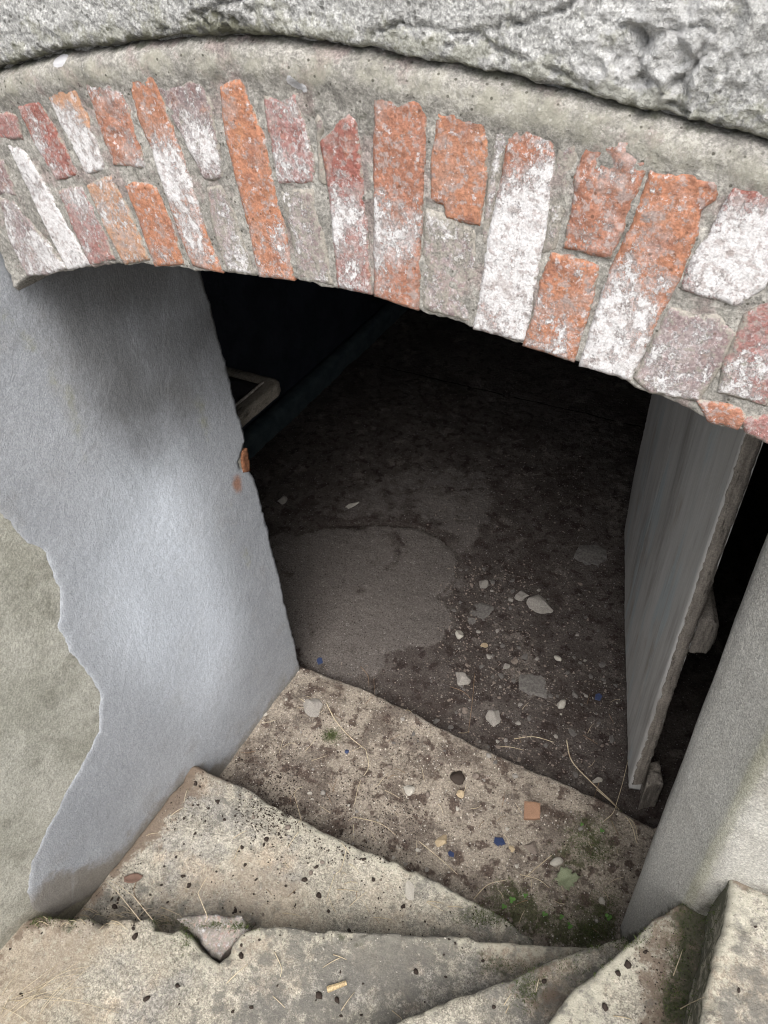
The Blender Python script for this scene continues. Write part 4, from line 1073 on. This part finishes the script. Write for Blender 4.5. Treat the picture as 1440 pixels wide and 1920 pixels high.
named = [
 ([(612, 1318), (628, 1350), (655, 1382), (686, 1406)], .0018, 'curved pale straw on the left part of the threshold, upper end near the left jamb'),
 ([(686, 1406), (691, 1440), (674, 1470), (665, 1508)], .0014, 'thin hooked straw continuing down from the curved pale straw'),
 ([(1062, 1388), (1072, 1428), (1108, 1468), (1150, 1508), (1182, 1545), (1194, 1582)], .0022, 'longest straw arching over the sill near the right pier'),
 ([(1118, 1480), (1160, 1518), (1188, 1545), (1196, 1575)], .0016, 'straw crossing the longest one at the right end of the sill'),
 ([(964, 1386), (1000, 1383), (1038, 1392)], .0018, 'pale straight straw lying inside the cellar just beyond the sill'),
 ([(930, 1401), (955, 1402), (982, 1407)], .0015, 'short straw resting on the sill left of the pale straight one'),
 ([(662, 1532), (712, 1545), (742, 1566)], .0014, 'forked thin straw near the edge of the triangular step'),
 ([(786, 1578), (826, 1612), (858, 1640)], .0015, 'straight straw running down left from the yellow stone'),
 ([(1034, 1604), (1004, 1630), (982, 1648)], .0014, 'short straw pointing at the cream pebble'),
 ([(888, 1686), (915, 1660), (950, 1650)], .0014, 'bent straw left of the green sprouts'),
 ([(1132, 1540), (1152, 1520), (1168, 1460)], .0011, 'thin dark stalk rising beside the longest straw'),
 ([(562, 1310), (578, 1322)], .0014, 'tiny straw bit beside the half buried stone'),
 ([(975, 1640), (1008, 1650), (1030, 1665)], .0012, 'short bent straw above the green leaf'),
]
for pts, r, lab in named: stem(pts, r, lab)
stem([(890, 1262), (886, 1320), (878, 1375)], .0012, 'thin reddish stem standing up from the cellar floor rubble', None, 'twig', .03, 'dry_stem', 'stem')
stem([(845, 1288), (868, 1300), (882, 1310)], .0012, 'short reddish stem lying against the thin upright stem', None, 'twig', .01, 'dry_stem', 'stem')
stem([(676, 1250), (690, 1270), (692, 1288)], .0011, 'dark thin stem on the cellar floor left of the rubble', None, 'twig', .01, 'dry_stem', 'stem')
G1 = 'loose straws on the steps'; L1 = 'short dry straw lying on a concrete step'
ss = [[(515, 1785), (528, 1815), (526, 1832)], [(625, 1790), (650, 1800)], [(640, 1795), (605, 1815)], [(425, 1844), (465, 1808)], [(440, 1610), (452, 1585)], [(438, 1572), (463, 1558)], [(640, 1580), (655, 1600)], [(628, 1640), (612, 1690)], [(650, 1590), (640, 1630), (628, 1640)],
      [(632, 1668), (672, 1672)], [(655, 1700), (688, 1672)], [(530, 1712), (565, 1718)], [(385, 1728), (415, 1685)], [(320, 1530), (345, 1514)], [(275, 1567), (295, 1562)], [(352, 1480), (345, 1505)], [(800, 1692), (830, 1708)], [(840, 1700), (868, 1702)],
      [(945, 1885), (960, 1862)], [(1010, 1835), (1005, 1860)], [(820, 1885), (845, 1905)], [(1262, 1830), (1280, 1780)], [(1275, 1892), (1320, 1870)], [(1150, 1905), (1185, 1912)], [(948, 1900), (955, 1885)], [(620, 1525), (600, 1512)], [(700, 1720), (735, 1725)],
      [(512, 1868), (535, 1890)], [(640, 1895), (665, 1860)], [(735, 1895), (770, 1925)], [(800, 1690), (830, 1694)], [(300, 1700), (345, 1720)], [(560, 1560), (540, 1590)]]
for s in ss: stem(s, .0011, L1, G1)
# tuft of dead grass bottom left
rg = random.Random(12)
for k in range(20):
    x0, y0 = rg.uniform(0, 95), rg.uniform(1850, 1912); a = rg.gauss(-.62, .35); L = rg.uniform(50, 150)
    stem([(x0, y0), (x0 + L * .5 * math.cos(a), y0 + L * .5 * math.sin(a) + rg.uniform(-8, 8)), (x0 + L * math.cos(a), y0 + L * math.sin(a))], .0006,
         'dead grass stalk in the loose sheaf at the bottom left corner', 'stalks of the dead grass sheaf', lift=rg.uniform(.004, .02), name='grass_stalk', cat='grass stalk')
for k in range(34):
    x0, y0 = rg.uniform(55, 330), rg.uniform(1706, 1738); a = rg.uniform(-.6, .6) + (math.pi if rg.random() < .5 else 0); L = rg.uniform(15, 42)
    stem([(x0, y0), (x0 + L * .5 * math.cos(a), y0 + L * .5 * math.sin(a) - rg.uniform(0, 6)), (x0 + L * math.cos(a), y0 + L * math.sin(a))], .0008,
         'short dry straw caught in the joint behind the notched step', 'straws in the joint by the left wall', lift=.008)
for k in range(70):
    x0, y0 = rg.uniform(470, 1170), rg.uniform(1310, 1740); a = rg.uniform(0, math.tau); L = rg.uniform(10, 34)
    stem([(x0, y0), (x0 + L * .5 * math.cos(a), y0 + L * .5 * math.sin(a) + rg.uniform(-4, 4)), (x0 + L * math.cos(a), y0 + L * math.sin(a))], .0009,
         'short thin straw scattered in the soil of the threshold', 'straws in the threshold soil', lift=.004, mat='straw' if rg.random() < .6 else 'twig')
# the dead stub and pale chip of wood
p, n = drop(632, 1851)
V, F = tube([p + Vector((-.016, -.016, .006)), p + Vector((0, 0, .007)), p + Vector((.016, .017, .006))], .007, .005, 6)
o = mesh_obj('wood_chip', [v - p for v in V], F, MAT['splinter'], smooth=False); o.location = p; tag(o, 'stubby pale split wood chip on the notched step', 'wood chip')
# curled brown leaf with its stalk
def leaf_mesh(name, outline, mat, curl=.15):
    V, F, at, uv = slab_data(outline, .08, lambda u, v, h: (u, v, h), lambda u, v, d: curl * (u * u + .6 * v * v) + .03 * math.sin(v * 14) * u - .02 * (1 if abs(u) < .05 else 0), .012, rnd=.003, ragged=.015, rag_scale=6)
    me = bpy.data.meshes.new(name); me.from_pydata(V, [], F); me.materials.append(mat); me.update(); me.polygons.foreach_set('use_smooth', [True] * len(me.polygons)); return me
def laid_leaf(name, me, px, py, s, rz, label, cat, group=None, up=.004, tilt=0):
    p, n = drop(px, py)
    if p is None: return None
    o = bpy.data.objects.new(name, me); COL.objects.link(o); o.scale = (s, s, s); o.location = p + Vector((0, 0, up)); o.rotation_euler = (tilt, 0, rz)
    return tag(o, label, cat, group)
dl = leaf_mesh('dead_leaf', [(-.12, -.5), (.15, -.45), (.26, -.1), (.22, .25), (0, .5), (-.22, .2), (-.25, -.15)], MAT['deadleaf'], .8)
laid_leaf('dead_leaf', dl, 252, 1648, .055, -.9, 'folded dark brown leaf on the triangular step near the left wall', 'leaf')
stem([(262, 1640), (252, 1668), (258, 1688), (272, 1690)], .0011, 'thin curved brown stalk below the folded brown leaf', None, 'twig', .004, 'leaf_stalk', 'stalk')
# lobed green leaf
lob = [(.03, -.62), (.02, -.40), (.20, -.44), (.30, -.36), (.26, -.24), (.44, -.20), (.56, -.02), (.42, .02), (.36, .08), (.42, .22), (.30, .26), (.20, .20), (.18, .38), (.08, .44), (.04, .62),
       (-.06, .46), (-.18, .42), (-.16, .22), (-.30, .30), (-.36, .18), (-.46, .10), (-.38, -.02), (-.48, -.16), (-.30, -.22), (-.26, -.38), (-.10, -.36)]
lm = leaf_mesh('green_leaf', lob, MAT['leaf'], .35)
for v in lm.vertices: v.co.z += .22 * abs(v.co.x) + .05 * math.sin(v.co.y * 11 + abs(v.co.x) * 9) + .06 * mnoise.noise(v.co * 5)
laid_leaf('green_leaf', lm, 1062, 1652, .068, -1.0, 'jagged grey green leaf lying on the mossy soil of the threshold', 'leaf', up=.018, tilt=.15)
# clover sprouts
def sprout(px, py, s, label, seed):
    p, n = drop(px, py)
    if p is None: return
    root = empty('clover_sprout', p); tag(root, label, 'sprout', 'green sprouts in the moss')
    rg = random.Random(seed)
    cm = leaf_mesh('leaf', [(.5 * math.cos(a), .5 * math.sin(a)) for a in [k * math.tau / 10 for k in range(10)]], MAT['clover'], .3)
    for k in range(3):
        a = k * 2.1 + rg.random(); o = bpy.data.objects.new('leaf', cm); COL.objects.link(o); o.parent = root
        o.location = (s * .55 * math.cos(a), s * .55 * math.sin(a), .008 + .004 * rg.random()); o.scale = (s, s, s); o.rotation_euler = (rg.uniform(-.3, .3), rg.uniform(-.3, .3), a)
        V, F = tube([Vector((0, 0, 0)), Vector((s * .3 * math.cos(a), s * .3 * math.sin(a), .006))], .0007, .0006, 4)
        mesh_obj('stalk', V, F, MAT['clover'], root)
cl = [(960, 1690, .010), (945, 1702, .008), (985, 1682, .007), (1021, 1716, .008), (1067, 1738, .009), (1140, 1722, .010), (1052, 1722, .007), (1128, 1560, .007), (1090, 1548, .006)]
CLW = ['largest clover like sprout left of the green leaf', 'small sprout just below left of the largest clover sprout', 'small sprout just right of the largest clover sprout', 'sprout straight below the green leaf', 'sprout lowest of all, close to the step edge',
       'clover like sprout against the foot of the right pier', 'tiny sprout between the leaf and the step edge', 'tiny sprout in the moss patch nearest the pier', 'tiny sprout in the middle of the upper moss patch']
for i, (x, y, s) in enumerate(cl): sprout(x, y, s, CLW[i], i)

# ---- moss: blades over the mossy spots
def moss(name, n, spots, label, seed, length=(.003, .009)):
    rg = random.Random(seed); V = []; F = []
    for _ in range(n):
        x, y, sx, sy = rg.choice(spots); p, nn = drop(rg.gauss(x, sx), rg.gauss(y, sy))
        if p is None or p.x < XL + .004: continue
        if p.y > .73 and p.x > .045 and p.z < .55: continue
        L = rg.uniform(*length); a = rg.uniform(0, math.tau); dx, dy = math.cos(a) * .0009, math.sin(a) * .0009
        tip = p + nn * L * .8 + Vector((rg.gauss(0, .4), rg.gauss(0, .4), 0)) * L; b = len(V)
        V += [(p.x - dx, p.y - dy, p.z - .001), (p.x + dx, p.y + dy, p.z - .001), tuple(tip)]; F.append((b, b + 1, b + 2))
    o = mesh_obj(name, V, F, MAT['mossm'], smooth=False); tag(o, label, 'moss', kind='stuff')
moss('moss', 15000, [(1110, 1560, 26, 18), (1120, 1600, 22, 12), (955, 1685, 26, 16), (1010, 1730, 50, 14), (1100, 1755, 30, 12), (1140, 1700, 15, 25), (620, 1380, 9, 7), (900, 1720, 26, 10), (1040, 1700, 60, 30), (1120, 1740, 26, 14), (1100, 1580, 22, 22)], 'dark green moss cushions on the soil of the threshold', 1)
moss('moss', 5000, [(1300, 1700, 22, 40), (1280, 1790, 16, 40), (1260, 1880, 14, 30), (1345, 1620, 20, 12), (1320, 1650, 14, 25), (1400, 1612, 25, 6)], 'dark moss lining the gully and riser beside the uppermost step', 2)
moss('moss', 4500, [(320, 1732, 22, 7), (455, 1738, 14, 4), (400, 1735, 25, 5), (1000, 1850, 14, 24), (985, 1860, 18, 20), (1080, 1815, 30, 14), (940, 1812, 30, 8), (1180, 1760, 20, 14), (110, 1722, 45, 8), (350, 1760, 10, 14), (60, 1725, 18, 8)], 'moss tufts growing in the joints between the concrete steps', 3)
